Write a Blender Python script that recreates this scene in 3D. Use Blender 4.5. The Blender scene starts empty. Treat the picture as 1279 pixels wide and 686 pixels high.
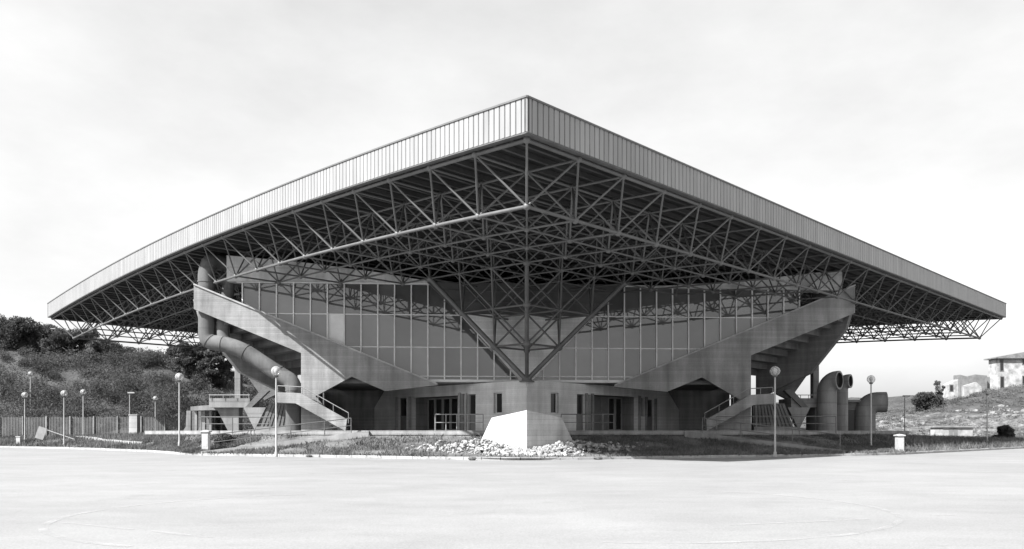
import bpy, math, random
import numpy as np
from mathutils import Vector, Matrix
random.seed(7); rng = np.random.default_rng(7)
SC = bpy.context.scene; COL = SC.collection
R = math.radians
# ------------------------------------------------------------------ camera
F, CX, HY, EYE = 970.0, 658.0, 540.0, 1.4           # photograph's focal length, axis and horizon (px); eye height
cd = bpy.data.cameras.new('camera'); cam = bpy.data.objects.new('camera', cd); COL.objects.link(cam)
cam.location = (0, 0, EYE); cam.rotation_euler = (R(90), 0, 0)
cd.sensor_fit = 'HORIZONTAL'; cd.sensor_width = 36; cd.lens = F/1279*36
cd.shift_x = (639.5-CX)/1279; cd.shift_y = (HY-343)/1279
cd.clip_start = .1; cd.clip_end = 3000
SC.camera = cam
# ------------------------------------------------------------------ sky, sun, exposure (black-and-white photograph: neutral light)
SUN = Vector((-.75, -.61, 1.0)).normalized()
w = bpy.data.worlds.new('World'); SC.world = w; w.use_nodes = True
nt = w.node_tree; nt.nodes.clear()
sky = nt.nodes.new('ShaderNodeTexSky'); sky.sky_type = 'NISHITA'; sky.sun_disc = False
sky.sun_elevation = math.asin(SUN.z); sky.sun_rotation = math.atan2(SUN.x, SUN.y) % (2*math.pi)
sky.air_density = 1.0; sky.dust_density = 4.0; sky.ozone_density = 1.0
bw = nt.nodes.new('ShaderNodeVectorMath'); bw.operation = 'DOT_PRODUCT'; bw.inputs[1].default_value = (.15, .35, .5)   # blue-leaning film response
bg = nt.nodes.new('ShaderNodeBackground'); out = nt.nodes.new('ShaderNodeOutputWorld')
nt.links.new(sky.outputs[0], bw.inputs[0]); pw = nt.nodes.new('ShaderNodeMath'); pw.operation = 'POWER'; pw.inputs[1].default_value = .45; nt.links.new(bw.outputs['Value'], pw.inputs[0])
tc = nt.nodes.new('ShaderNodeTexCoord'); mp = nt.nodes.new('ShaderNodeMapping'); mp.inputs['Scale'].default_value = (1.2, 1.2, 2.6); nt.links.new(tc.outputs['Generated'], mp.inputs[0])
cn_ = nt.nodes.new('ShaderNodeTexNoise'); cn_.inputs['Scale'].default_value = 1.7; cn_.inputs['Detail'].default_value = 7; cn_.inputs['Roughness'].default_value = .58; nt.links.new(mp.outputs[0], cn_.inputs['Vector'])
cr = nt.nodes.new('ShaderNodeMapRange'); nt.links.new(cn_.outputs['Fac'], cr.inputs[0])
for i_, v_ in enumerate((.3, .7, 1.12, 1.52)): cr.inputs[i_+1].default_value = v_
ml = nt.nodes.new('ShaderNodeMath'); ml.operation = 'MULTIPLY'; nt.links.new(pw.outputs[0], ml.inputs[0]); nt.links.new(cr.outputs[0], ml.inputs[1]); nt.links.new(ml.outputs[0], bg.inputs[0]); nt.links.new(bg.outputs[0], out.inputs[0])
bg.inputs[1].default_value = .13
sl = bpy.data.lights.new('sun', 'SUN'); sl.energy = 3.7; sl.angle = R(.5); sl.color = (1, 1, 1)
so = bpy.data.objects.new('sun', sl); COL.objects.link(so); so.rotation_euler = SUN.to_track_quat('Z', 'Y').to_euler(); so.location = (-40, -20, 90)
vs = SC.view_settings; vs.view_transform = 'Standard'; vs.look = 'None'; vs.gamma = 1; vs.exposure = 1.85; vs.use_curve_mapping = False

# ------------------------------------------------------------------ pixel helpers (distances come from the ground or the wall a thing stands on)
def px(x, y, Y): return Vector(((x-CX)*Y/F, Y, EYE+(HY-y)*Y/F))
YAW = .06
def pl(x, y, Y0):                                     # point on a wall plane that faces the camera (slightly turned)
    return px(x, y, Y0/(1-YAW*(x-CX)/F))
def ply(X, Y0): return Y0+YAW*X
# ------------------------------------------------------------------ mesh helpers
class MB:
    def __init__(s): s.v = []; s.f = []
    def add(s, vs, fs):
        n = len(s.v); s.v += [tuple(p) for p in vs]; s.f += [tuple(i+n for i in f) for f in fs]
    def prism(s, poly, vec):
        n = len(poly); vec = Vector(vec); a = [Vector(p) for p in poly]; b = [p+vec for p in a]
        nrm = Vector((0, 0, 0))
        for i in range(n): nrm += a[i].cross(a[(i+1) % n])
        if nrm.dot(vec) > 0: a.reverse(); b.reverse()
        s.add(a+b, [tuple(range(n)), tuple(range(2*n-1, n-1, -1))]+[(i, n+i, n+(i+1) % n, (i+1) % n) for i in range(n)])
    def box(s, lo, hi):
        x0, y0, z0 = lo; x1, y1, z1 = hi
        s.prism([(x0, y0, z0), (x1, y0, z0), (x1, y1, z0), (x0, y1, z0)], (0, 0, z1-z0))
    def obox(s, c, ex, ey, ez):                      # oriented box: centre and three half vectors
        c, ex, ey, ez = map(Vector, (c, ex, ey, ez))
        s.prism([c-ex-ey-ez, c+ex-ey-ez, c+ex+ey-ez, c-ex+ey-ez], ez*2)
    def bar(s, p, q, w, h, up=(0, 0, 1)):
        p, q = Vector(p), Vector(q); d = (q-p).normalized(); sd = d.cross(Vector(up)).normalized(); u = sd.cross(d)
        s.prism([p-sd*w/2-u*h/2, p+sd*w/2-u*h/2, p+sd*w/2+u*h/2, p-sd*w/2+u*h/2], q-p)
    def tube(s, pts, r, n=10, caps=True, r2=None):
        pts = [Vector(p) for p in pts]; m = len(pts); ref = None; rings = []
        for i, p in enumerate(pts):
            t = ((pts[min(i+1, m-1)]-pts[max(i-1, 0)])).normalized()
            if ref is None:
                ref = t.orthogonal().normalized()
            ref = (ref-t*ref.dot(t)).normalized(); b = t.cross(ref)
            rr = r if r2 is None else r+(r2-r)*i/(m-1)
            rings.append([p+(ref*math.cos(2*math.pi*k/n)+b*math.sin(2*math.pi*k/n))*rr for k in range(n)])
        fs = []
        for i in range(m-1):
            for k in range(n): fs.append((i*n+k, i*n+(k+1) % n, (i+1)*n+(k+1) % n, (i+1)*n+k))
        if caps: fs += [tuple(range(n-1, -1, -1)), tuple((m-1)*n+k for k in range(n))]
        s.add([p for g in rings for p in g], fs)
    def lathe(s, c, prof, n=16):
        c = Vector(c); vs = []; fs = []; m = len(prof)
        for r, z in prof:
            for k in range(n): vs.append(c+Vector((r*math.cos(2*math.pi*k/n), r*math.sin(2*math.pi*k/n), z)))
        for i in range(m-1):
            for k in range(n): fs.append((i*n+k, i*n+(k+1) % n, (i+1)*n+(k+1) % n, (i+1)*n+k))
        fs += [tuple(range(n-1, -1, -1)), tuple((m-1)*n+k for k in range(n))]
        s.add(vs, fs)
    def sphere(s, c, r, n=12, m=8):
        s.lathe(c, [(max(1e-3, r*math.sin(math.pi*i/m)), -r*math.cos(math.pi*i/m)) for i in range(m+1)], n)
    def mesh(s, name):
        me = bpy.data.meshes.new(name); me.from_pydata(s.v, [], s.f); me.update(); return me
    def build(s, name, mat, parent=None, smooth=False, **kw):
        me = s.mesh(name); me.materials.append(mat)
        if smooth: shade(me)
        return link(name, me, parent, **kw)
def shade(me, ang=50):
    for p in me.polygons: p.use_smooth = True
    try: me.set_sharp_from_angle(angle=R(ang))
    except Exception: pass
WL = {}
def link(name, data, parent=None, loc=None, **kw):
    o = bpy.data.objects.new(name, data); COL.objects.link(o)
    if loc is not None: o.location = loc
    WL[o] = Vector(loc) if loc is not None else Vector((0, 0, 0))
    if parent is not None:
        o.parent = parent; o.matrix_parent_inverse = Matrix.Translation(-WL[parent])
    for k, v in kw.items(): o[k] = v
    return o
def thing(name, loc, label, cat, group=None):
    o = link(name, None, None, loc); o['label'] = label; o['category'] = cat; o.empty_display_size = .3
    if group: o['group'] = group
    return o
def tag(o, label, cat, group=None):
    o['label'] = label; o['category'] = cat
    if group: o['group'] = group
    return o
def place(name, me, parent, M):                       # a copy sharing mesh data, world matrix M
    o = bpy.data.objects.new(name, me); COL.objects.link(o)
    if parent is not None:
        o.parent = parent; o.matrix_parent_inverse = Matrix.Translation(-WL[parent])
    o.matrix_basis = M; WL[o] = M.translation.copy()
    return o
def smooth_path(pts, it=3):
    pts = [Vector(p) for p in pts]
    for _ in range(it):
        q = [pts[0]]
        for a, b in zip(pts, pts[1:]): q += [a*.75+b*.25, a*.25+b*.75]
        pts = q+[pts[-1]]
    return pts
# ------------------------------------------------------------------ materials (greys)
class N:
    def __init__(s, name):
        s.m = bpy.data.materials.new(name); s.m.use_nodes = True; s.t = s.m.node_tree
        s.b = s.t.nodes['Principled BSDF']; s.o = s.t.nodes['Material Output']
        s.pos = s.t.nodes.new('ShaderNodeNewGeometry').outputs['Position']
    def n(s, k, **kw):
        x = s.t.nodes.new(k)
        for a, v in kw.items(): setattr(x, a, v)
        return x
    def l(s, a, b): s.t.links.new(a, b)
    def val(s, x, sock):
        if isinstance(x, (int, float)): sock.default_value = x
        else: s.l(x, sock)
    def math(s, op, a, b=0.0, clamp=False):
        x = s.n('ShaderNodeMath', operation=op, use_clamp=clamp); s.val(a, x.inputs[0]); s.val(b, x.inputs[1]); return x.outputs[0]
    def noise(s, scale, detail=4, rough=.55, sc=(1, 1, 1), vec=None):
        mp = s.n('ShaderNodeMapping'); mp.inputs['Scale'].default_value = sc; s.l(vec or s.pos, mp.inputs[0])
        x = s.n('ShaderNodeTexNoise'); x.inputs['Scale'].default_value = scale; x.inputs['Detail'].default_value = detail; x.inputs['Roughness'].default_value = rough
        s.l(mp.outputs[0], x.inputs['Vector']); return x.outputs['Fac']
    def remap(s, x, a, b, c, d):
        r = s.n('ShaderNodeMapRange'); r.clamp = True; s.l(x, r.inputs[0])
        for i, v in enumerate((a, b, c, d)): r.inputs[i+1].default_value = v
        return r.outputs[0]
    def color(s, v): s.l(v, s.b.inputs['Base Color'])
    def bump(s, h, strength=.3, dist=.02):
        b = s.n('ShaderNodeBump'); b.inputs['Strength'].default_value = strength; b.inputs['Distance'].default_value = dist
        s.l(h, b.inputs['Height']); s.l(b.outputs[0], s.b.inputs['Normal'])
    def rand(s): return s.n('ShaderNodeObjectInfo').outputs['Random']
def plain(name, v, rough=.7, var=.25, scale=1.5, obvar=0, metal=0, spec=.3, bump=0):
    k = N(name); c = k.remap(k.noise(scale, 5), .3, .7, v*(1-var), v*(1+var))
    if obvar: c = k.math('MULTIPLY', c, k.remap(k.rand(), 0, 1, 1-obvar, 1+obvar))
    if name.startswith('enamelled'): c = k.math('MULTIPLY', c, k.remap(k.noise(2.2, 5, .65, (1, 1, .12)), .3, .7, .86, 1.1))
    k.color(c); k.b.inputs['Roughness'].default_value = rough; k.b.inputs['Metallic'].default_value = metal; k.b.inputs['Specular IOR Level'].default_value = spec
    if bump: k.bump(k.noise(scale*14, 4), bump, .02)
    return k.m
def concrete(name, v, board=.13, boards=.14, streak=.22):
    k = N(name); sx = k.n('ShaderNodeSeparateXYZ'); k.l(k.pos, sx.inputs[0])
    zb = k.math('DIVIDE', sx.outputs['Z'], board); fl = k.math('FLOOR', zb); fr = k.math('FRACT', zb)
    wn = k.n('ShaderNodeTexWhiteNoise', noise_dimensions='1D'); k.l(fl, wn.inputs['W'])
    line = k.math('LESS_THAN', fr, .12)
    c = k.remap(k.noise(.55, 5), .3, .7, v*.84, v*1.16)
    c = k.math('MULTIPLY', c, k.remap(k.noise(1.6, 5, .6, (1, 1, .12)), .3, .72, 1-streak, 1+streak*.6))
    c = k.math('MULTIPLY', c, k.remap(wn.outputs['Value'], 0, 1, 1-boards, 1+boards))
    c = k.math('MULTIPLY', c, k.remap(k.noise(14, 3), .3, .7, .93, 1.07))
    c = k.math('MULTIPLY', c, k.remap(line, 0, 1, 1, .86))
    k.color(c); k.b.inputs['Roughness'].default_value = .85; k.b.inputs['Specular IOR Level'].default_value = .25
    h = k.math('ADD', k.math('MULTIPLY', line, -.6), k.math('ADD', k.math('MULTIPLY', wn.outputs['Value'], .5), k.math('MULTIPLY', k.noise(9, 4), .5)))
    k.bump(h, .45, .02)
    return k.m
M = {}
M['concrete'] = concrete('board_marked_concrete', .235, .13, .09, .36)
M['concrete_smooth'] = concrete('smooth_concrete', .20, .9, .05, .34)
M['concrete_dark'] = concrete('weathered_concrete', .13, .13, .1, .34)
M['concrete_white'] = concrete('pale_concrete', .33, .45, .05, .25)
M['base'] = concrete('pale_base_concrete', .54, .13, .08)
M['ring'] = concrete('pale_ring_concrete', .5, .9, .04, .3)
M['plinth'] = concrete('plinth_concrete', .45, .3, .07, .3)
M['steel'] = plain('grey_painted_steel', .10, .5, .15, 2, .12, .0, .4)
M['steel_light'] = plain('light_painted_steel', .24, .5, .1, 2, .05)
M['steel_dark'] = plain('dark_steel', .09, .6, .2, 2)
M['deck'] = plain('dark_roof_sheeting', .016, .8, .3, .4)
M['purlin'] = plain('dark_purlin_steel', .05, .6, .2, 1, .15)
M['fascia'] = plain('enamelled_metal_panel', .24, .42, .06, .25, .07, 0, .4)
M['fascia_back'] = plain('dark_joint_backing', .06, .8)
M['mullion'] = plain('aluminium_mullion', .6, .4, .1, 2, .08)
M['shade_panel'] = plain('wall_shade_grey', .075, .6, .25, .8)  # shade below the roof deck, put into the panel's colour
M['white_panel'] = plain('blank_white_panel', .62, .6, .08)
M['door_wood'] = plain('door_panel_paint', .16, .5, .12, 3, .15)
M['duct'] = concrete('painted_duct_metal', .11, 1.4, .12, .35)
M['duct_inside'] = plain('duct_inside_black', .02, .9)  # near-black tone for the lining and disc in the pipe mouths
M['rubble'] = plain('pale_broken_stone', .25, .9, .7, 3.2)
M['bank_stone'] = plain('greyish_bank_stone', .15, .9, .5, 1.5)
M['white_paint'] = plain('white_painted_metal', .36, .5, .12, 6)
M['post'] = plain('galvanised_post', .27, .45, .12, 3, .08)
M['bark'] = plain('bark', .09, .9, .3, 6)
M['plaster'] = plain('flaking_white_plaster', .30, .9, .45, 1.1, 0, 0, .2, .4)
M['plaster_grey'] = plain('bare_masonry', .15, .9, .3, 1.4, 0, 0, .2, .4)
M['tile'] = plain('weathered_roof_tile', .16, .9, .35, 2.5)
M['fence'] = plain('faded_fence_paint', .11, .8, .25, 1.2, .1)
def leafmat(name, v, tr=.25):
    k = N(name); c = k.math('MULTIPLY', k.remap(k.noise(1.1, 3), .3, .7, v*.65, v*1.35), k.remap(k.noise(.22, 3), .32, .68, .6, 1.4)); k.color(c); k.b.inputs['Roughness'].default_value = .7; k.b.inputs['Specular IOR Level'].default_value = .25
    t = k.n('ShaderNodeBsdfTranslucent'); k.l(c, t.inputs[0]); mx = k.n('ShaderNodeMixShader'); mx.inputs[0].default_value = tr
    k.l(k.b.outputs[0], mx.inputs[1]); k.l(t.outputs[0], mx.inputs[2]); k.l(mx.outputs[0], k.o.inputs[0]); return k.m
M['leaf'] = leafmat('scrub_foliage', .078, .45); M['leaf_dark'] = leafmat('dark_tree_foliage', .07, .4); M['grass'] = leafmat('rough_grass', .115, .3)
def glassmat():
    k = N('tinted_window_glass'); g = k.n('ShaderNodeBsdfGlossy'); g.inputs['Roughness'].default_value = .015; g.inputs[0].default_value = (.9, .9, .9, 1)
    c = k.math('MULTIPLY', k.remap(k.noise(.5, 3), .3, .7, .075, .105), k.remap(k.rand(), 0, 1, .8, 1.2)); k.color(c); k.b.inputs['Roughness'].default_value = .6; k.b.inputs['Specular IOR Level'].default_value = 0
    mx = k.n('ShaderNodeMixShader'); k.l(k.remap(k.rand(), 0, 1, .085, .105), mx.inputs[0]); k.l(k.b.outputs[0], mx.inputs[1]); k.l(g.outputs[0], mx.inputs[2]); k.l(mx.outputs[0], k.o.inputs[0])
    k.bump(k.noise(.9, 1), .05, .01)
    nb = [n for n in k.t.nodes if n.type == 'BUMP'][0]; k.l(nb.outputs[0], g.inputs['Normal'])
    return k.m
M['glass'] = glassmat()
k = N('dark_door_glass'); k.b.inputs['Base Color'].default_value = (.02, .02, .02, 1); k.b.inputs['Roughness'].default_value = .08; M['dark_glass'] = k.m
def globemat():
    k = N('clear_lamp_globe'); k.b.inputs['Base Color'].default_value = (.4, .4, .4, 1); k.b.inputs['Roughness'].default_value = .06
    t = k.n('ShaderNodeBsdfTransparent'); mx = k.n('ShaderNodeMixShader'); lw = k.n('ShaderNodeLayerWeight'); lw.inputs[0].default_value = .45
    k.l(k.remap(lw.outputs['Facing'], 0, 1, .25, .85), mx.inputs[0]); k.l(t.outputs[0], mx.inputs[1]); k.l(k.b.outputs[0], mx.inputs[2]); k.l(mx.outputs[0], k.o.inputs[0]); return k.m
M['globe'] = globemat()
def asphalt():
    k = N('sun_bleached_asphalt'); c = k.remap(k.noise(.12, 5, .6), .3, .7, .185, .225)
    c = k.math('MULTIPLY', c, k.remap(k.noise(1.0, 5, .65, (.6, 1.2, 1)), .3, .7, .93, 1.06))
    c = k.math('MULTIPLY', c, k.remap(k.noise(38, 4, .7), .3, .7, .78, 1.2))
    st = k.remap(k.noise(.5, 6, .7), .6, .68, 1, .88); c = k.math('MULTIPLY', c, st)
    c = k.math('MULTIPLY', c, k.remap(k.noise(.35, 4, .6, (.7, 1.3, 1)), .35, .7, 1.05, .92))
    vo = k.n('ShaderNodeTexVoronoi'); vo.feature = 'DISTANCE_TO_EDGE'; vo.inputs['Scale'].default_value = .16; wv = k.n('ShaderNodeVectorMath', operation='ADD'); nz = k.n('ShaderNodeTexNoise'); nz.inputs['Scale'].default_value = .8; nz.inputs['Detail'].default_value = 5
    k.l(k.pos, nz.inputs['Vector']); k.l(k.pos, wv.inputs[0]); k.l(nz.outputs['Color'], wv.inputs[1]); k.l(wv.outputs[0], vo.inputs['Vector'])
    c = k.math('MULTIPLY', c, k.remap(vo.outputs['Distance'], .0, .003, .93, 1))
    k.color(c); k.b.inputs['Roughness'].default_value = .8; k.b.inputs['Specular IOR Level'].default_value = .25; k.bump(k.noise(60, 4), .35, .01); return k.m
M['asphalt'] = asphalt()
def wornpaint():
    k = N('worn_road_paint'); k.b.inputs['Base Color'].default_value = (.34, .34, .34, 1); k.b.inputs['Roughness'].default_value = .7
    t = k.n('ShaderNodeBsdfTransparent'); mx = k.n('ShaderNodeMixShader'); k.l(k.remap(k.noise(1.3, 6, .7), .4, .6, .05, .55), mx.inputs[0])
    k.l(t.outputs[0], mx.inputs[1]); k.l(k.b.outputs[0], mx.inputs[2]); k.l(mx.outputs[0], k.o.inputs[0]); return k.m
M['paint'] = wornpaint()
def soil(name, a, b, sc=.8):
    k = N(name); c = k.math('MULTIPLY', k.remap(k.noise(sc, 6, .65), .32, .68, a, b), k.remap(k.noise(9, 4), .3, .7, .75, 1.25)); k.color(c); k.b.inputs['Roughness'].default_value = .95; k.b.inputs['Specular IOR Level'].default_value = .1
    k.bump(k.noise(7, 5), .8, .08); return k.m
M['turf'] = soil('dry_turf', .05, .17, .5); M['ground'] = soil('field_soil', .09, .16, .1)
def hillmat():                                        # dark turf, with the pale broken bank low on the right-hand hill
    k = N('hillside_soil'); sx = k.n('ShaderNodeSeparateXYZ'); k.l(k.pos, sx.inputs[0])
    turf = k.remap(k.noise(.35, 6, .65), .32, .68, .045, .10)
    rock = k.math('MULTIPLY', k.remap(k.noise(.5, 6, .7), .38, .66, .06, .24), k.remap(k.noise(2.5, 5, .7), .35, .65, .55, 1.2))
    a = k.remap(sx.outputs['X'], 36, 48, 0, 1); b = k.math('ADD', sx.outputs['Z'], k.math('MULTIPLY', k.math('SUBTRACT', k.noise(.22, 5), .5), 5.0))
    msk = k.math('MULTIPLY', a, k.remap(b, 3.5, 4.6, 1, 0)); c = k.math('ADD', k.math('MULTIPLY', turf, k.math('SUBTRACT', 1.0, msk)), k.math('MULTIPLY', rock, msk))
    k.color(c); k.b.inputs['Roughness'].default_value = .95; k.b.inputs['Specular IOR Level'].default_value = .1; k.bump(k.noise(1.2, 6, .7), 1, .6); return k.m
M['hill'] = hillmat()

# ================================================================== SETTING
def flat(name, pts, z, mat, **kw):
    m = MB(); m.add([(x, y, z) for x, y in pts], [tuple(range(len(pts)))])
    return m.build(name, mat, kind='structure', **kw)
flat('ground', [(-900, -200), (900, -200), (900, 1500), (-900, 1500)], -.02, M['ground'])
flat('parking_lot', [(-95, -40), (95, -40), (95, 100), (-95, 100)], -.008, M['asphalt'])
# worn paint on the lot: a big circle and stray bay lines
m = MB(); n = 60
for cx_, cy_, rr_, d0, d1 in ((1.75, 14.6, 4.75, -100, 62), (-3.4, 13.6, 4.3, 112, 250)):
    for i in range(n):
        a0, a1 = R(d0+(d1-d0)*i/n), R(d0+(d1-d0)*(i+1)/n)
        q = [(cx_+r*math.cos(a), cy_+r*math.sin(a), -.003) for r, a in ((rr_-.06, a0), (rr_+.06, a0), (rr_+.06, a1), (rr_-.06, a1))]
        m.add(q, [(0, 1, 2, 3)])
lp = m.build('painted_oval', M['paint'], kind='structure')
def gp(x, y): Y = F*EYE/(y-HY); return Vector(((x-CX)*Y/F, Y, -.004))
for j, (x0, y0, x1, y1) in enumerate([(-8, 649, 24, 650), (78, 652, 165, 661), (190, 663, 262, 671), (245, 656, 292, 656), (1168, 643.5, 1192, 643), (910, 655.5, 1085, 648), (1020, 601, 1060, 600), (560, 600, 640, 601)]):
    a, b = gp(x0, y0), gp(x1, y1); d = (b-a).normalized(); s_ = Vector((-d.y, d.x, 0))*.05
    m = MB(); m.add([a-s_, b-s_, b+s_, a+s_], [(0, 1, 2, 3)]); m.build('painted_line', M['paint'], kind='structure')

# --- grass bank in front of the arena, between kerb and terrace
K = [(-28.6, 56.9), (-26.6, 55.2), (-24.4, 52.6), (-22, 49.4), (-20.2, 47.6), (-17, 46), (-11.65, 43.8), (-4.9, 40.5), (-.7, 38.9), (1.7, 39.3), (6, 41.1), (10.8, 43.1), (15.7, 44.7), (19.6, 46.4), (21.6, 47.5), (23.2, 48.6), (24.3, 49.5), (25.2, 50.4)]
B = [(-29.6, 60.3), (-27.6, 58.8), (-25.4, 57.1), (-22.6, 55.0), (-19.6, 52.8), (-18, 51.5), (-13, 50.8), (-5, 49.8), (-.8, 48.4), (.8, 48.4), (5, 49.8), (10, 50.5), (14, 51), (19.6, 52.8), (21.6, 54.3), (24, 56.1), (26.6, 58), (29.6, 60.3)]
def resample(P, n):
    P = smooth_path([(x, y, 0) for x, y in P], 2); L = [0]
    for a, b in zip(P, P[1:]): L.append(L[-1]+(b-a).length)
    o = []; j = 0
    for i in range(n):
        s = L[-1]*i/(n-1)
        while j < len(L)-2 and L[j+1] < s: j += 1
        t = (s-L[j])/max(1e-6, L[j+1]-L[j]); o.append(P[j].lerp(P[j+1], t))
    return o
NB = 120
def resample_i(P, n):
    o = []
    for i in range(n):
        t = (len(P)-1)*i/(n-1); j = min(int(t), len(P)-2); q = [Vector((*P[max(0, min(len(P)-1, j+k))], 0)) for k in (-1, 0, 1, 2)]; u = t-j
        o.append(.5*((2*q[1])+(q[2]-q[0])*u+(2*q[0]-5*q[1]+4*q[2]-q[3])*u*u+(3*q[1]-q[0]-3*q[2]+q[3])*u**3))
    return o
KK = resample_i(K, NB); BB = resample_i(B, NB); NR = 14
def bankpt(s, t):
    i = min(int(s*(NB-1)), NB-2); fr = s*(NB-1)-i
    a = KK[i].lerp(KK[i+1], fr); b = BB[i].lerp(BB[i+1], fr); p = a.lerp(b, t)
    z = .10+1.12*max(0, t)**1.9+.05*math.sin(p.x*1.7+p.y)*math.sin(p.y*1.3)*min(1, t*4)*min(1, (1-t)*4)
    return Vector((p.x, p.y, z))
m = MB()
m.add([bankpt(i/(NB-1), j/NR) for i in range(NB) for j in range(NR+1)], [(i*(NR+1)+j, (i+1)*(NR+1)+j, (i+1)*(NR+1)+j+1, i*(NR+1)+j+1) for i in range(NB-1) for j in range(NR)])
m.build('grass_bank', M['turf'], smooth=True, kind='structure')
VL = [(-28.4, 56.7), (-28.6, 56.9), (-37, 64.5), (-45, 69.5), (-57, 76), (-95, 97)]
VR = [(25.0, 50.2), (25.2, 50.4), (28, 53), (44, 68.5), (70, 92), (90, 105)]
def interp(T, x):
    T = sorted(T); x = min(max(x, T[0][0]), T[-1][0])
    for (a, p), (b, q) in zip(T, T[1:]):
        if a <= x <= b: return p+(q-p)*(x-a)/(b-a+1e-9)
def vlim(x): return interp(VL if x < 0 else VR, x)
def vz(x, y):
    h = interp([(-95, .35), (-45, .72), (-26, 1.1)], x) if x < 0 else interp([(24, .95), (45, .45), (90, .3)], x)
    t = min(1, max(0, (y-vlim(x)-.1)/7)); return .125+h*t*t*(3-2*t)+.04*math.sin(x*1.3+y)*math.sin(y*.9-x*.5)*t
for nm, x0, x1 in (('verge_left', -95, -28.5), ('verge_right', 25.1, 90)):
    m = MB(); nx_ = 90; fr_ = [0, .02, .05, .09, .14, .2, .28, .4, .6, .8, 1]; vv = []
    for i in range(nx_):
        x = x0+(x1-x0)*i/(nx_-1); y0 = vlim(x)
        for t in fr_: y = y0+(max(100, y0+6)-y0)*t; vv.append((x, y, vz(x, y)))
    q = len(fr_); m.add(vv, [(i*q+j, (i+1)*q+j, (i+1)*q+j+1, i*q+j+1) for i in range(nx_-1) for j in range(q-1)]); m.build(nm, M['turf'], smooth=True, kind='structure')
def kerb(name, P, z=.0, h=.14, wd=.2):
    P = smooth_path([(x, y, 0) for x, y in P], 2); L = [0]
    for a, b in zip(P, P[1:]): L.append(L[-1]+(b-a).length)
    def at(s):
        for j in range(len(L)-1):
            if s <= L[j+1]: return P[j].lerp(P[j+1], (s-L[j])/max(1e-6, L[j+1]-L[j]))
        return P[-1]
    bed = MB(); nb = int(L[-1]/1.0); pts = [at(L[-1]*i/nb) for i in range(nb+1)]
    for a, b in zip(pts, pts[1:]): bed.bar(a+Vector((0, 0, .02)), b+Vector((0, 0, .02)), wd*.8, .06)
    ro = bed.build(name, M['concrete'], kind='structure')
    me = MB(); me.obox((0, 0, 0), (.485, 0, 0), (0, wd/2, 0), (0, 0, h/2)); me = me.mesh('kerb_stone'); me.materials.append(M['concrete_white'])
    for a, b in zip(pts, pts[1:]):
        d = b-a; c = (a+b)/2; c.z = z+h/2-.01+random.uniform(-.008, .008)
        place('kerb_stone', me, ro, Matrix.Translation(c) @ Matrix.Rotation(math.atan2(d.y, d.x)+random.uniform(-.012, .012), 4, 'Z') @ Matrix.Diagonal((d.length, 1, 1, 1)))
kerb('kerb_front', K); kerb('kerb_left', VL); kerb('kerb_right', VR)
# --- terrace under the arena
m = MB(); TP = [(-29.5, 60.2), (-21.5, 54.2), (-18, 51.5), (-13, 50.8), (-5, 49.8), (-.8, 48.4), (.8, 48.4), (5, 49.8), (14, 51), (18, 51.5), (21.5, 54.2), (29.5, 60.2), (30, 100), (-30, 100)]
m.prism([(x, y, -.1) for x, y in TP], (0, 0, 1.595)); m.build('terrace', M['concrete_smooth'], kind='structure')
# pale edging along the terrace front
ed = MB()
for a, b in zip(TP[:12], TP[1:12]): ed.bar((a[0], a[1]-.03, 1.375), (b[0], b[1]-.03, 1.375), .22, .27)
ed.build('terrace_edging', M['concrete'], kind='structure')
# ramps up to the terrace
for s in (-1, 1):
    m = MB(); x0, x1 = s*20.0, s*10.2; ya, yb = 50.1, 51.6
    m.add([(x0, 47.5, .22), (x1, ya, 1.502), (x1, yb, 1.502), (x0, 49.2, .22), (x0, 47.5, -.05), (x1, ya, -.05), (x1, yb, -.05), (x0, 49.2, -.05)], [(0, 1, 2, 3), (0, 4, 5, 1), (1, 5, 6, 2), (2, 6, 7, 3), (3, 7, 4, 0)])
    m.build('ramp_left' if s < 0 else 'ramp_right', M['concrete_white'] if s < 0 else M['concrete_smooth'], kind='structure')
m = MB(); 
for i in range(14):
    a, b = [Vector((-43.5, 75, 0)).lerp(Vector((-29.8, 60.6, 0)), (i+e)/14) for e in (0, .985)]; a.z, b.z = vz(a.x, a.y)+.06, vz(b.x, b.y)+.06; m.bar(a, b, .25, .28)
m.build('path_edging', M['concrete_white'], kind='structure')
# --- hills
HT = [(-300, 22), (-100, 17.0), (-73, 13.0), (-62, 11.2), (-51, 10.0), (-45, 8.8), (-40, 7.4), (-34, 5.4), (-25, 4), (0, 3), (40, 2.6), (52, 3.2), (58, 3.9), (70, 6.6), (83, 8.2), (110, 9.5), (300, 12)]
def hillz(x, y):
    for (a, h0), (b, h1) in zip(HT, HT[1:]):
        if a <= x <= b: H = h0+(h1-h0)*(x-a)/(b-a); break
    foot, top = (90, 112) if x < 0 else (97, 128)
    t = min(1, max(0, (y-foot)/(top-foot))); e = t*t*(3-2*t)
    if x > 30: e = .55*min(1, t*3.5)**.7*1+.45*e if t > 0 else 0
    e = min(e, 1)
    bumpy = (math.sin(x*.31+y*.17)*.5+math.sin(x*.13-y*.29+2)*.7+math.sin(x*.71+y*.53)*.22)*min(1, t*3)*.6
    return .38+H*e+bumpy-(0.6 if t <= 0 and y < 89 else 0)+max(0, y-150)*.02
xs = np.concatenate([np.linspace(-300, -110, 20), np.linspace(-105, 100, 140), np.linspace(110, 300, 20)]); ys = np.concatenate([np.linspace(86, 135, 50), np.linspace(140, 420, 16)])
m = MB(); nx, ny = len(xs), len(ys)
m.add([(float(x), float(y), hillz(float(x), float(y))) for x in xs for y in ys], [(i*ny+j, (i+1)*ny+j, (i+1)*ny+j+1, i*ny+j+1) for i in range(nx-1) for j in range(ny-1)])
m.build('hillside', M['hill'], smooth=True, kind='structure')

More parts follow.
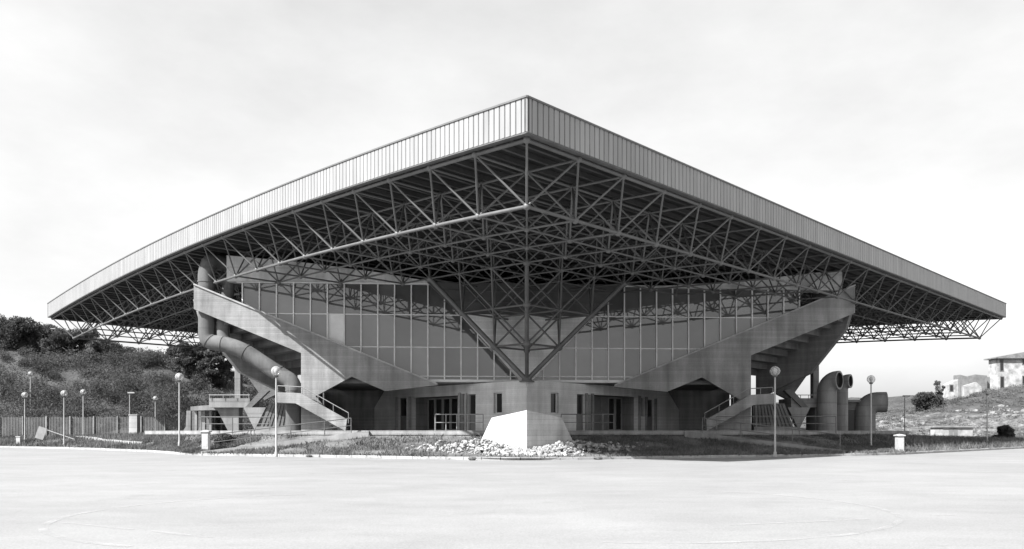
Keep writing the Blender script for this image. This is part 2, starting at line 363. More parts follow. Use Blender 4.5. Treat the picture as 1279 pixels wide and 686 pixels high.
# ================================================================== ARENA
A = thing('sports_arena', (0, 50.8, 0), 'concrete sports arena under a huge square space-frame roof, corner towards the lot', 'arena')
NBAY = 22; AP = 3/math.sqrt(2); Z0 = 29.75; ZT = EYE+365/F*Z0; ZB = EYE+279/F*(Z0+AP); OV = .12
def camb(u): t = u/NBAY; return 1.1*4*t*(1-t)
def node(u, v, z): return Vector(((v-u)*AP, Z0+(u+v)*AP, z+camb(u)))
# --- roof sheeting and purlins
m = MB(); nu = 44
for i in range(nu+1):
    u = -OV*.6+(NBAY+OV*1.2)*i/nu
    for v in (-OV*.6, NBAY+OV*.6):
        m.v += [tuple(node(u, v, ZT+.42)), tuple(node(u, v, ZT+.57))]
for i in range(nu):
    a, b = i*4, i*4+4
    m.f += [(a, a+2, b+2, b), (a+1, b+1, b+3, a+3), (a, b, b+1, a+1), (a+2, a+3, b+3, b+2)]
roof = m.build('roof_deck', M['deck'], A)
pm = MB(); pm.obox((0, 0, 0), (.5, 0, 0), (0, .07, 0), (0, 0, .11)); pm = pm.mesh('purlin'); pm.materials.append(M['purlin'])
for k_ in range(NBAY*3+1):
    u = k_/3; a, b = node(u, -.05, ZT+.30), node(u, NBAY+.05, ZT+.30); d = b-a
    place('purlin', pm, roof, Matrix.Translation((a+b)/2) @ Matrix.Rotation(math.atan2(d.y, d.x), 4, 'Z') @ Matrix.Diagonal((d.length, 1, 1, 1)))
# --- fascia: folded metal panels over a dark backing
FZ0 = EYE+377/F*(Z0-2*OV*AP); FZ1 = EYE+420/F*(Z0-2*OV*AP); FH = FZ1-FZ0
def strip(mb, f, z0, z1, n=44, th=.08, nv=None):
    for i in range(n+1):
        p = f(i/n); mb.v += [tuple(p+Vector((0, 0, z0))), tuple(p+Vector((0, 0, z1))), tuple(p+nv*th+Vector((0, 0, z1))), tuple(p+nv*th+Vector((0, 0, z0)))]
    o = len(mb.v)-4*(n+1)
    for i in range(n):
        a = o+4*i
        for k in range(4): mb.f.append((a+k, a+(k+1) % 4, a+4+(k+1) % 4, a+4+k))
    mb.f += [tuple(o+k for k in (3, 2, 1, 0)), tuple(o+4*n+k for k in range(4))]
edges = [(lambda t: node(-OV+(NBAY+2*OV)*t, -OV, 0), Vector((1, 1, 0)).normalized()), (lambda t: node(-OV, -OV+(NBAY+2*OV)*t, 0), Vector((-1, 1, 0)).normalized()),
         (lambda t: node(NBAY+OV, -OV+(NBAY+2*OV)*t, 0), Vector((1, -1, 0)).normalized()), (lambda t: node(-OV+(NBAY+2*OV)*t, NBAY+OV, 0), Vector((-1, -1, 0)).normalized())]
m = MB()
for f, nv in edges: strip(m, lambda t: f(t)+nv*.06, FZ0+.02, FZ1-.02, nv=nv)
fas = m.build('fascia', M['fascia_back'], A)
m = MB()
for f, nv in edges: strip(m, lambda t: f(t)-nv*.03, FZ1-.01, FZ1+.06, nv=nv, th=.22)
m.build('coping', M['steel'], fas)
m = MB()
for f, nv in edges: strip(m, lambda t: f(t)+nv*.02, FZ0-.06, FZ0-.012, nv=nv, th=.3)
m.build('drip_edge', M['steel_dark'], fas)
PW = .305; npan = int((NBAY+2*OV)*3/PW)
me = MB(); me.prism([(-.135, 0, -.5), (.135, 0, -.5), (.118, -.035, -.5), (-.118, -.035, -.5)], (0, 0, 1)); me = me.mesh('fascia_panel'); me.materials.append(M['fascia'])
rest = MB()
for e, (f, nv) in enumerate(edges):
    for i in range(npan):
        t = (i+.5)/npan; p = f(t); ang = math.atan2(-nv.x, nv.y)      # local -Y faces outward
        Mx = Matrix.Translation(p+nv*.045+Vector((0, 0, (FZ0+FZ1)/2))) @ Matrix.Rotation(ang, 4, 'Z') @ Matrix.Diagonal((1, 1, FH, 1))
        if e < 2 and i < 150: place('fascia_panel', me, fas, Mx)
        else: rest.add([Mx @ v.co for v in me.vertices], [tuple(pp.vertices) for pp in me.polygons])
rest.build('fascia_panel', M['fascia'], fas, kind='stuff')
# --- space frame
def in_hall(p): return abs(p.x) < 18 and 55.5+YAW*p.x < p.y < 98
S = []
for i in range(NBAY+1):
    for j in range(NBAY+1):
        a = node(i, j, ZT); ed_ = (j in (0, NBAY)); ei = (i in (0, NBAY))
        if i < NBAY: S.append((a, node(i+1, j, ZT), .085 if ed_ else .062))
        if j < NBAY: S.append((a, node(i, j+1, ZT), .085 if ei else .062))
for i in range(NBAY):
    for j in range(NBAY):
        b = node(i+.5, j+.5, ZB)
        if in_hall(b): continue
        for du in (0, 1):
            for dv in (0, 1): S.append((b, node(i+du, j+dv, ZT), .05))
        if i < NBAY-1 and not in_hall(node(i+1.5, j+.5, ZB)): S.append((b, node(i+1.5, j+.5, ZB), .082 if j in (0, NBAY-1) else .055))
        if j < NBAY-1 and not in_hall(node(i+.5, j+1.5, ZB)): S.append((b, node(i+.5, j+1.5, ZB), .082 if i in (0, NBAY-1) else .055))
m = MB()
for i in range(NBAY+1):
    for j in range(NBAY+1): m.sphere(node(i, j, ZT), .15, 8, 5)
for i in range(NBAY):
    for j in range(NBAY):
        b = node(i+.5, j+.5, ZB)
        if not in_hall(b): m.sphere(b, .16, 8, 5)
frame = m.build('space_frame', M['steel'], A, smooth=True)
frame['label'] = 'welded joints of the square space frame under the roof'
um = MB(); um.tube([(0, 0, 0), (0, 0, 1)], 1, 8); um = um.mesh('strut'); um.materials.append(M['steel']); shade(um)
def strut(name, p, q, r, parent):
    d = q-p; return place(name, um, parent, Matrix.Translation(p) @ d.to_track_quat('Z', 'Y').to_matrix().to_4x4() @ Matrix.Diagonal((r, r, d.length, 1)))
S.sort(key=lambda s: ((s[0]+s[1])/2-cam.location).length)
for p, q, r in S[:300]: strut('strut', p, q, r, frame)
m = MB()
for p, q, r in S[300:]: m.tube([p, q], r, 6, False)
m.build('strut', M['steel'], frame, smooth=True, kind='stuff')
# --- inverted pyramid of struts standing on the corner pier
FOOT = Vector((0, Z0+10*AP, EYE+65/F*(Z0+10*AP)))
def lev(q, i, j):                                     # level q has (q+1)^2 joints
    u, v = 5-q/2+i, 5-q/2+j; top = ZB+camb(u); z = FOOT.z+(top-FOOT.z)*q/3
    return Vector(((v-u)*AP, Z0+(u+v)*AP, z))
m = MB(); m.lathe(FOOT-Vector((0, 0, .12)), [(.5, 0), (.5, .06), (.34, .1), (.28, .3), (.2, .36)], 14)
for q in (1, 2, 3):
    for i in range(q+1):
        for j in range(q+1):
            if not (lev(q, i, j).y > ply(0, 53.7)): m.sphere(lev(q, i, j), .24 if (i in (0, q) and j in (0, q)) else .16, 10, 6)
sup = m.build('support_pyramid', M['steel'], A, smooth=True)
def sst(a, b, r):
    if min(a.y, b.y) > 53.6: return
    if max(a.y, b.y) > 53.9:
        t = (53.9-a.y)/(b.y-a.y) if abs(b.y-a.y) > 1e-6 else 1
        if a.y < b.y: b = a.lerp(b, t)
        else: a = a.lerp(b, t)
    strut('brace', a, b, r, sup)
for q in range(3):
    for i in range(q+1):
        for j in range(q+1):
            for di in (0, 1):
                for dj in (0, 1):
                    corner = (i+di in (0, q+1)) and (j+dj in (0, q+1)) and (i in (0, q)) and (j in (0, q))
                    a, b = lev(q, i, j), lev(q+1, i+di, j+dj)
                    outer = corner and ((i == 0) == (di == 0) or q == 0) and ((j == 0) == (dj == 0) or q == 0)
                    if outer and di != dj:            # the two broad arms: twin tubes
                        for o_ in (-.1, .1): sst(a+Vector((0, o_, 0)), b+Vector((0, o_, 0)), .15)
                    else: sst(a, b, .13 if outer else .06)
    if q:
        for i in range(q+1):
            for j in range(q+1):
                if i < q: sst(lev(q, i, j), lev(q, i+1, j), .065)
                if j < q: sst(lev(q, i, j), lev(q, i, j+1), .065)
# --- glazed front
GY = 54.5; e_ = Vector((1, YAW, 0)).normalized(); gn = Vector((YAW, -1, 0)).normalized(); G0 = Vector((0, GY, 0)); PWD = 1.149
GZ = [5.05, 5.30, 7.31, 9.56, 11.66]
def gpt(s, z, o=0.0): return G0+e_*s+gn*o+Vector((0, 0, z))
m = MB(); LIM = 17.35*PWD
m.obox(gpt(0, 4.98, .02), e_*7.2, gn*.14, (0, 0, .09)); m.obox(gpt(0, 11.72, .02), e_*LIM, gn*.12, (0, 0, .06))
glz = m.build('glazed_wall', M['mullion'], A)
pmesh = {}
for r_ in range(4):
    mm = MB(); mm.obox((0, 0, 0), (PWD/2-.025, 0, 0), (0, .012, 0), (0, 0, (GZ[r_+1]-GZ[r_])/2-.02)); mm = mm.mesh('pane'); mm.materials.append(M['glass']); pmesh[r_] = mm
wm = pmesh[2].copy(); wm.materials[0] = M['white_panel']
def sill(sv):                                          # the glass stands on the rising stair walls
    zl = [(548, 481), (242, 356)] if sv < 0 else [(765, 483), (1068, 357)]
    p0, p1 = pl(*zl[0], 54.0), pl(*zl[1], 54.0); t = (sv-p0.x)/(p1.x-p0.x); z = p0.z+(p1.z-p0.z)*t
    return z-.45 if abs(sv) > 7 else 0
for i in range(-17, 17):
    lo_ = min(sill(i*PWD), sill((i+1)*PWD))
    for r_ in range(4):
        if lo_ > GZ[r_+1]-.1: continue
        z0_ = max(GZ[r_], lo_); c = gpt((i+.5)*PWD, (z0_+GZ[r_+1])/2); k_ = (GZ[r_+1]-z0_)/(GZ[r_+1]-GZ[r_])
        Mx = Matrix.Translation(c) @ Matrix.Rotation(math.atan(YAW)+R(random.uniform(-.28, .28)), 4, 'Z') @ Matrix.Rotation(R(random.uniform(-.25, .25)), 4, 'X') @ Matrix.Diagonal((1, 1, k_, 1))
        if i == -12 and r_ == 2:
            o = place('pane', wm, glz, Mx); o['label'] = 'blank pale panel in place of a glass pane'
        else: place('pane', pmesh[r_], glz, Mx)
mm = MB(); mm.obox((0, 0, 0), (.042, 0, 0), (0, .09, 0), (0, 0, .5)); mm = mm.mesh('mullion'); mm.materials.append(M['mullion'])
for i in range(-17, 18):
    z0_ = max(5.0, sill(i*PWD)); place('mullion', mm, glz, Matrix.Translation(gpt(i*PWD, (11.68+z0_)/2, .05)) @ Matrix.Rotation(math.atan(YAW), 4, 'Z') @ Matrix.Diagonal((1, 1, 11.68-z0_, 1)))
for z in GZ[1:4]:
    lim = [max(x_ for x_ in np.linspace(7, 19.5, 80) if sill(sg*x_) < z-.05) for sg in (-1, 1)]
    m = MB(); m.obox(gpt((lim[1]-lim[0])/2, z, .03), e_*(lim[0]+lim[1])/2, gn*.05, (0, 0, .032)); m.build('transom', M['mullion'], glz)
# --- hall body behind the glass, tapering beams over it
m = MB()
for z0_, z1_, x_ in ((5.1, 7.0, 9.5), (7.0, 9.0, 14.0), (9.0, 11.85, 19.4)):
    m.prism([gpt(-x_, z0_, -.3), gpt(x_, z0_, -.3), Vector((min(x_, 17), 98, z0_)), Vector((-min(x_, 17), 98, z0_))], (0, 0, z1_-z0_-.001))
m.prism([Vector((-16.4, 63.6, 1.45)), Vector((16.4, 63.6, 1.45)), Vector((16.4, 97, 1.45)), Vector((-16.4, 97, 1.45))], (0, 0, 7.5))
m.build('hall_wall', M['concrete_dark'], A)
for pts in ([(283, 319), (283, 351), (545, 353), (470, 340), (380, 328)], [(1052, 337), (1052, 363), (800, 359), (880, 354), (965, 347)]):
    m = MB(); m.prism([pl(x, y, 54.15) for x, y in pts], gn*-1.2); m.build('ring_beam', M['ring'], A)
# concrete funnel wall between the arms of the support
m = MB(); m.prism([pl(650, 476, 54.05), pl(664, 476, 54.05), pl(741, 396, 54.05), pl(574, 392, 54.05)], gn*-.3); fw = m.build('funnel_wall', M['base'], A)
m = MB(); m.prism([pl(574, 391.6, 54.05), pl(741, 395.6, 54.05), pl(783, 356, 54.05), pl(533, 352, 54.05)], gn*-.3); m.build('upper_shade_panel', M['shade_panel'], fw)  # dark panel paints the deck's shade on the wall's upper part
for y in (363, 377):
    m = MB(); m.bar(pl(552, y, 53.98), pl(765, y+3, 53.98), .05, .05); m.build('panel_rib', M['steel_dark'], fw)
# --- stair walls (left and right), outlines read on the wall plane
WY = 54.0
def side_wall(name, pts, cop):
    m = MB(); m.prism([pl(x, y, WY) for x, y in pts], gn*-.34); o = m.build(name, M['concrete'], A)
    m = MB(); a, b = pl(*cop[0], WY), pl(*cop[1], WY); a, b = a+Vector((0, .14, .05)), b+Vector((0, .14, .05)); m.bar(a, b, .46, .10); m.build('coping', M['concrete_white'], o)
    return o
swl = side_wall('stair_wall', [(548, 481), (242, 356), (242, 386), (376, 441), (376, 542), (434, 542), (394, 495), (439, 470.5), (481, 488.5)], ((546, 480.5), (242, 356)))
swr = side_wall('stair_wall', [(765, 483), (1068, 357), (1068, 391), (938, 444), (938, 542), (882, 542), (924, 499), (877, 471.4), (833, 489.5)], ((768, 482), (1068, 357)))
# soffit over the base and recess walls behind the notch
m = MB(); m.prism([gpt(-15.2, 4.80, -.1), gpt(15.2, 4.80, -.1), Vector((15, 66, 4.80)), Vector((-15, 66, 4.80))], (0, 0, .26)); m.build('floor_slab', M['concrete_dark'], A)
# --- tier soffits under the stair walls: stepped concrete and raking beams
for s, (xa, ya, xb, yb) in ((-1, (376, 441, 242, 386)), (1, (938, 444, 1068, 391))):
    a, b = pl(xa, ya, WY)-gn*.36, pl(xb, yb, WY)-gn*.36
    tr = MB(); d = Vector((s, 1, 0)).normalized(); inn = Vector((-s, 1, 0)).normalized()
    b2 = b.copy(); n = 9; ro = None
    full = 7.6; drop = 4.0
    for k in range(n):                                # each tier: riser and tread slab, running back from the wall
        t0, t1 = k/n, (k+1)/n
        p = b+inn*full*t0; z = b.z-drop*t0-.05; z1 = b.z-drop*t1-.05
        q = b+inn*full*t1
        L0, L1 = [(o_.y-WY-.45-YAW*o_.x)/(d.y-YAW*d.x) for o_ in (p, q)]
        g0, g1 = p-d*max(0, L0), q-d*max(0, L1)
        mm = MB(); poly = [Vector((p.x, p.y, z)), Vector((q.x, q.y, z)), Vector((g1.x, g1.y, z)), Vector((g0.x, g0.y, z))] if k else [Vector((p.x, p.y, z)), Vector((q.x, q.y, z)), Vector((g1.x, g1.y, z))]
        mm.prism(poly, (0, 0, .16))
        mm.prism([Vector((q.x, q.y, z+.16)), Vector((g1.x, g1.y, z+.16)), Vector((g1.x, g1.y, z1-.02)), Vector((q.x, q.y, z1-.02))], -inn*.14)
        mm.prism([pt+Vector((0, 0, .45)) for pt in poly], (0, 0, .1))
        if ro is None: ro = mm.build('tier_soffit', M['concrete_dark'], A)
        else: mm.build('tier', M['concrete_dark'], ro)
    # raking beam at the outer end of the tiers
    m = MB(); top = b+Vector((0, 0, .75)); bot = b+inn*full; bot = Vector((bot.x, bot.y, b.z-drop+.7))
    m.prism([top+d*.0, bot, bot-Vector((0, 0, 2.6)), Vector((b+inn*3.2).to_tuple())-Vector((0, 0, 4.1)), Vector((b+inn*.5).to_tuple())-Vector((0, 0, 1.0))], d*.45)
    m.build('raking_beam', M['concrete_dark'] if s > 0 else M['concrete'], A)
# --- base walls either side of the corner pier, with doors and windows
BC = 50.8; BZ1 = EYE+65/F*BC
def bq(x): o = abs(x-CX); return o*BC/(F-o)
def wall_pt(s, q, z, inn=0.0): return Vector((s*q, BC+q, z))+Vector((-s, 1, 0)).normalized()*inn
def base_side(s, xend, ops, lean):
    qe = bq(xend); m = MB(); T = .4
    def rect(q0, q1, z0, z1, i0=0.0, i1=T, mb=None):
        (mb or m).prism([wall_pt(s, q0, z0, i0), wall_pt(s, q1, z0, i0), wall_pt(s, q1, z0, i1), wall_pt(s, q0, z0, i1)], (0, 0, z1-z0))
    O = []
    for kind, x0, x1, y0, y1 in ops:
        q0, q1 = sorted((bq(x0), bq(x1))); Y = BC+(q0+q1)/2; O.append((kind, q0, q1, max(1.5, EYE+(HY-y1)*Y/F), EYE+(HY-y0)*Y/F))
    O.sort(key=lambda o: o[1]); q = 0.02
    for kind, q0, q1, z0, z1 in O:
        rect(q, q0, 1.45, BZ1)
        if z0 > 1.55: rect(q0, q1, 1.45, z0)
        rect(q0, q1, z1, BZ1); q = q1
    rect(q, qe, 1.45, BZ1)
    m.prism([wall_pt(s, qe, BZ1), wall_pt(s, qe, 1.45), wall_pt(s, qe+1.6, 1.45), wall_pt(s, qe+1.55, 2.75)], Vector((-s, 1, 0)).normalized()*T)
    base = m.build('base_wall', M['base'], A)
    for kind, q0, q1, z0, z1 in O:
        if kind == 'window':
            f = MB(); rect(q0, q1, z0, z0+.06, .2, .28, f); rect(q0, q1, z1-.06, z1, .2, .28, f); rect(q0, q0+.06, z0+.06, z1-.06, .2, .28, f); rect(q1-.06, q1, z0+.06, z1-.06, .2, .28, f)
            o = f.build('window', M['mullion'], base); f = MB(); rect(q0+.06, q1-.06, z0+.06, z1-.06, .23, .25, f); f.build('pane', M['dark_glass'], base)
        elif kind == 'door':
            zm = z0+(z1-z0)*.45; f = MB(); rect(q0, q1, z0, zm, .2, .27, f); rect(q0, q0+.07, zm, z1, .2, .27, f); rect(q1-.07, q1, zm, z1, .2, .27, f); rect(q0+.07, q1-.07, z1-.07, z1, .2, .27, f)
            f.build('door', M['door_wood'], base); f = MB(); rect(q0+.07, q1-.07, zm, z1-.07, .22, .24, f); f.build('pane', M['dark_glass'], base)
        elif kind == 'slot':
            f = MB(); rect(q0, q1, z0, z1, .25, .3, f); f.build('slot_pane', M['dark_glass'] if s < 0 else M['door_wood'], base)
        elif kind == 'porch':
            D = 1.6; f = MB(); rect(q0-.2, q0, z0, z1+.2, T, D+.2, f); rect(q1, q1+.2, z0, z1+.2, T, D+.2, f); rect(q0, q1, z1+.004, z1+.2, T, D+.2, f); f.build('porch_wall', M['concrete_smooth'], base)
            n = 6; wq = (q1-q0)/n
            for i in range(n):
                if s > 0 and i in (0, 1, 2, 3):
                    f = MB(); rect(q0+i*wq+.01, q0+(i+1)*wq-.01, z0, z1, D-.05, D+.05, f); f.build('door', M['door_wood'], base)
                else:
                    f = MB(); rect(q0+i*wq, q0+i*wq+.09, z0, z1, D-.06, D+.04, f); rect(q0+(i+1)*wq-.09, q0+(i+1)*wq, z0, z1, D-.06, D+.04, f); rect(q0+i*wq+.09, q0+(i+1)*wq-.09, z1-.12, z1, D-.06, D+.04, f); rect(q0+i*wq+.09, q0+(i+1)*wq-.09, z0, z0+.12, D-.06, D+.04, f)
                    f.build('door', M['steel_light'], base); f = MB(); rect(q0+i*wq+.09, q0+(i+1)*wq-.09, z0+.12, z1-.12, D-.02, D, f); f.build('pane', M['dark_glass'], base)
    # projecting jambs beside the openings
    for kind, q0, q1, z0, z1 in O:
        if kind in ('door', 'porch', 'slot'):
            f = MB(); rect(q1, q1+.12, 1.5, z1+.08, -.16, -.003, f); f.build('jamb', M['concrete_white'] if s < 0 else M['concrete_smooth'], base)
    return base
base_side(-1, 481, [('door', 497.5, 507.6, 497, 538), ('porch', 514, 573, 495.5, 538), ('slot', 576, 581, 492, 538), ('door', 584, 594, 492.5, 538), ('window', 616.5, 627, 490.5, 516.5)], None)
base_side(1, 833, [('window', 688, 698, 490.5, 516.5), ('door', 720.6, 730.5, 492.5, 538), ('slot', 733, 738, 493, 538), ('porch', 742, 797, 494.5, 538), ('slot', 801, 805.5, 497, 520), ('door', 808, 817, 499, 538)], None)
m = MB(); m.prism([Vector((0, BC+.05, BZ1-.25)), Vector((11.0, BC+11.05, BZ1-.25)), Vector((-11.0, BC+11.05, BZ1-.25))], (0, 0, .2)); m.build('base_roof', M['concrete_smooth'], A)
m = MB(); m.prism([Vector((0, BC-.02, BZ1-.02)), Vector((.9, BC+.88, BZ1-.02)), Vector((0, BC+1.7, BZ1-.02)), Vector((-.9, BC+.88, BZ1-.02))], (0, 0, FOOT.z-BZ1-.02+.04)); m.build('bearing_pad', M['concrete_white'], A)
# recess behind the notch: sloping walls and a cross wall
for s in (-1, 1):
    m = MB(); m.prism([Vector((s*11.6, 63.2, 1.45)), Vector((s*16.5, 63.2, 1.45)), Vector((s*16.5, 63.2, 4.8)), Vector((s*11.6, 63.2, 4.8))], (0, .3, 0))
    m.prism([Vector((s*15.4, 54.6+s*.9, 1.45)), Vector((s*16.6, 63.2, 1.45)), Vector((s*16.6, 63.2, 4.8)), Vector((s*15.4, 54.6+s*.9, 4.8))], (s*.3, 0, 0))
    m.build('recess_wall', M['concrete'], A)
# --- outer stairs: solid side wall, landing, steps, handrail
def stair(s, low, high, land):
    # low/high: lower end and upper end (top edge px), land: outer end of the landing
    SY = 53.2
    m = MB(); m.prism([pl(*low[0], SY), pl(*high[0], SY), pl(*land[0], SY), pl(*land[1], SY), pl(*high[1], SY), pl(*low[1], SY)], gn*.22); st = m.build('stair', M['concrete'], A)
    a, b = pl(*low[1], SY), pl(*high[1], SY); n = 12; a.z = 1.5
    for i in range(n):
        p, q = a.lerp(b, i/n), a.lerp(b, (i+1)/n); lo = min(p.x, q.x); hi = max(p.x, q.x); z = 1.5+(b.z+.25-1.5)*(i+1)/n
        mm = MB(); y0 = min(p.y, q.y)+.004; mm.box((lo, y0, z-.3), (hi, y0+.55, z)); mm.build('step', M['concrete_smooth'], st)
    l = pl(*land[1], SY); mm = MB(); mm.box((min(l.x, b.x), min(l.y, b.y)+.01, b.z+.02), (max(l.x, b.x), min(l.y, b.y)+1.0, b.z+.25)); mm.build('landing', M['concrete_smooth'], st)
    mm = MB(); h0, h1, h2 = pl(*low[0], SY)+Vector((0, .3, .45)), pl(*high[0], SY)+Vector((0, .3, .45)), pl(*land[0], SY)+Vector((0, .3, .45)); mm.tube([h0, h1, h2], .03, 8); mm.build('handrail', M['steel_light'], st)
    for t in (0, .33, .66, 1): mm = MB(); p = h0.lerp(h1, t); mm.tube([p-Vector((0, 0, .7)), p], .022, 6); mm.build('baluster', M['steel_light'], st)
    for t in (.5, 1): mm = MB(); p = h1.lerp(h2, t); mm.tube([p-Vector((0, 0, .6)), p], .022, 6); mm.build('baluster', M['steel_light'], st)
stair(-1, ((434, 524), (432, 538.5)), ((376, 491.5), (370, 504)), ((345, 490), (345, 503)))
stair(1, ((881.5, 524), (882, 538.5)), ((936, 493.5), (940, 506)), ((967, 491.5), (967, 504)))
# --- things under the tiers: ribbed plinth wall, brackets, balconies, columns
for s in (-1, 1):
    X = lambda off: CX+s*off
    GYs = 57.0
    m = MB(); m.prism([pl(X(283), 504, GYs), pl(X(322), 504, GYs), pl(X(336), 542, GYs), pl(X(283), 542, GYs)], gn*-.4); rw = m.build('ribbed_wall', M['concrete_dark'], A)
    for i in range(10):
        t = (i+.5)/10; a, b = pl(X(284+t*37), 505, GYs), pl(X(284+t*50), 535, GYs); mm = MB(); mm.bar(a+gn*.03, b+gn*.03, .16, .12, up=gn); mm.build('rib', M['concrete_dark'], rw)
    m = MB(); m.prism([pl(X(284), 533, GYs-.25), pl(X(338), 533, GYs-.25), pl(X(340), 542, GYs-.25), pl(X(284), 542, GYs-.25)], gn*-.3); m.build('plinth_course', M['concrete_smooth'], A)
    m = MB(); m.prism([pl(X(326), 509, 58.5), pl(X(354), 509, 58.5), pl(X(340), 537, 58.5)], gn*-.5); m.build('bracket', M['concrete_smooth'], A)
    m = MB(); m.prism([pl(X(358), 450, 60.5), pl(X(365), 457, 60.5), pl(X(365), 541, 60.5), pl(X(358), 541, 60.5)], gn*-.6); m.build('column', M['concrete_smooth'], A)
    x0, x1 = (346, 397) if s < 0 else (330, 364)
    m = MB(); m.prism([pl(X(x0), 497.5, 59), pl(X(x1), 497.5, 59), pl(X(x1), 509, 59), pl(X(x0), 509, 59)], gn*-2.5); bal = m.build('balcony', M['concrete_smooth'], A)
    m = MB(); a, b = pl(X(x0), 493.5, 58.9), pl(X(x1), 493.5, 58.9); m.tube([a, b], .03, 8)
    for t in (.02, .35, .65, .98): p = a.lerp(b, t); m.tube([p, p-Vector((0, 0, .28))], .025, 6)
    m.build('handrail', M['steel_light'], bal)
    m = MB(); m.prism([pl(X(388), 509.3, 59.4), pl(X(360), 509.3, 59.4), pl(X(360), 541, 59.4), pl(X(372), 541, 59.4)], gn*-1.0); m.build('pier', M['concrete_smooth'], A)
    m = MB(); m.prism([pl(X(318), 440, 60), pl(X(360), 455, 60), pl(X(328), 500, 60), pl(X(312), 492, 60)], gn*-.4)
    m.prism([pl(X(330), 485, 58.8), pl(X(352), 509, 58.8), pl(X(346), 511, 58.8), pl(X(322), 488, 58.8)], gn*-.5); m.build('inclined_strut', M['concrete_dark'], A)
# left annexe: low canopy with flared fins and dark doors
m = MB(); m.prism([pl(238, 508, 60), pl(274, 505, 60), pl(274, 512, 60), pl(238, 513, 60)], gn*-3); cn = m.build('canopy', M['concrete_smooth'], A)
for x in (233, 251):
    mm = MB(); mm.prism([pl(x, 513, 60.5), pl(x+5, 513, 60.5), pl(x+5, 541, 60.5), pl(x-6, 541, 60.5), pl(x-1, 533, 60.5)], gn*-.3); mm.build('fin', M['concrete_smooth'], cn)
    mm = MB(); mm.prism([pl(x+10, 513, 60.6), pl(x+13, 513, 60.6), pl(x+13, 541, 60.6), pl(x+10, 541, 60.6)], gn*-.3); mm.build('fin', M['concrete_smooth'], cn)
mm = MB(); mm.prism([pl(236, 513, 62.5), pl(300, 513, 62.5), pl(300, 541, 62.5), pl(236, 541, 62.5)], gn*-.2); mm.build('annexe_wall', M['concrete_dark'], cn)
for x in (261, 267, 273):
    mm = MB(); mm.prism([pl(x, 514, 62.3), pl(x+5, 514, 62.3), pl(x+5, 541, 62.3), pl(x, 541, 62.3)], gn*-.1); mm.build('door', M['dark_glass'], cn)
# right annexe behind the air stacks
m = MB(); m.box((26.6, 66.0, .3), (29.2, 74, 3.95)); an = m.build('annexe', M['concrete_dark'], A)
mm = MB(); mm.box((26.4, 65.7, 3.95), (29.6, 74.2, 4.15)); mm.build('annexe_roof', M['concrete_smooth'], an)
mm = MB(); mm.box((27.2, 65.93, .35), (28.6, 65.99, 3.3)); mm.build('door', M['dark_glass'], an)
# --- air ducts at the left stair wall
def duct(name, pts, r, mat='duct', parent=A, rings=()):
    path = smooth_path(pts, 3); m = MB(); m.tube(path, r, 24); o = m.build(name, M[mat], parent, smooth=True)
    for t in rings:
        i = int(t*(len(path)-1)); i = max(1, min(len(path)-2, i)); d = (path[i+1]-path[i-1]).normalized()*.05
        mm = MB(); mm.tube([path[i]-d, path[i]+d], r+.035, 24); mm.build('flange', M[mat], o, smooth=True)
    return o
D_ = 53.5
duct('air_duct', [px(306, 338, 55.0), px(284, 331, 54.6), px(263, 324, D_), px(257, 342, D_), px(258, 356, D_), px(258, 405, D_), px(258, 427, D_), px(282, 430, D_), px(305, 438, D_), px(330, 455, D_), px(352, 469, D_), px(367, 478, D_), px(367, 500, D_), px(367, 541, D_)], .54, rings=(.2, .3, .47, .53, .62, .74, .86))
duct('air_duct', [px(285, 349, 53.9), px(285, 365, 53.9), px(278, 400, 53.8), px(278, 425, 53.7), px(290, 433, 53.6), px(300, 436, 53.6)], .42, rings=(.02, .45, .8))
duct('air_duct', [px(1025, 365, 57.3), px(1025, 385, 57.3), px(1024, 400, 57.3)], .6, rings=(.1,))
# --- air stacks on the right: free-standing bent pipes
def stack(label, x, Y, ybase, ytop, rad, dirv, throat):
    base = px(x, ybase, Y); top = px(x, ytop, Y).z; dv = Vector(dirv).normalized(); r = rad; bend = rad*1.15
    c = Vector((base.x, base.y, top-r)); path = [Vector((base.x, base.y, .2)), Vector((base.x, base.y, c.z-bend))]
    for i in range(1, 9):
        a = math.pi/2*i/8; path.append(Vector((base.x, base.y, c.z-bend))+dv*bend*(1-math.cos(a))+Vector((0, 0, bend*math.sin(a))))
    path.append(path[-1]+dv*throat)
    t = thing('air_stack', (base.x, base.y, .2), label, 'air vent', 'bent concrete air stacks beside the arena')
    m = MB(); m.tube(path, r, 28, False); pipe = m.build('pipe', M['concrete_smooth'], t, smooth=True)
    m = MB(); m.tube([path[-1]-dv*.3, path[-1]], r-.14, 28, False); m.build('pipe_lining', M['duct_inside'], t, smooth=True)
    m = MB(); m.tube([path[-1]-dv*.3, path[-1]-dv*.25], r-.1, 28); m.build('mouth_disc', M['duct_inside'], t)  # solid near-black disc closing the pipe just inside its mouth
    ring = MB(); n = 28; ref = Vector((0, 0, 1)); b = dv.cross(ref); e = path[-1]
    vs = [e+(ref*math.cos(2*math.pi*k/n)+b*math.sin(2*math.pi*k/n))*rr for rr in (r, r-.14) for k in range(n)]
    ring.add(vs, [(k, (k+1) % n, n+(k+1) % n, n+k) for k in range(n)]); ring.build('rim', M['concrete_smooth'], t)
    m = MB(); m.lathe((base.x, base.y, .2), [(r+.22, 0), (r+.22, .9), (r+.12, 1.0), (r-.01, 1.0)], 28); m.build('base_collar', M['concrete_smooth'], t)
stack('tall bent air pipe nearest the arena, front one of the close pair', 1033, 60, 546, 464, .72, (.7, -.7, 0), .15)
stack('bent air pipe just behind the front one of the close pair', 1050, 62.8, 546, 468, .56, (.75, -.66, 0), .15)
stack('lower single bent air pipe standing apart on the right', 1080, 66, 544, 490, .86, (.97, -.25, 0), .7)
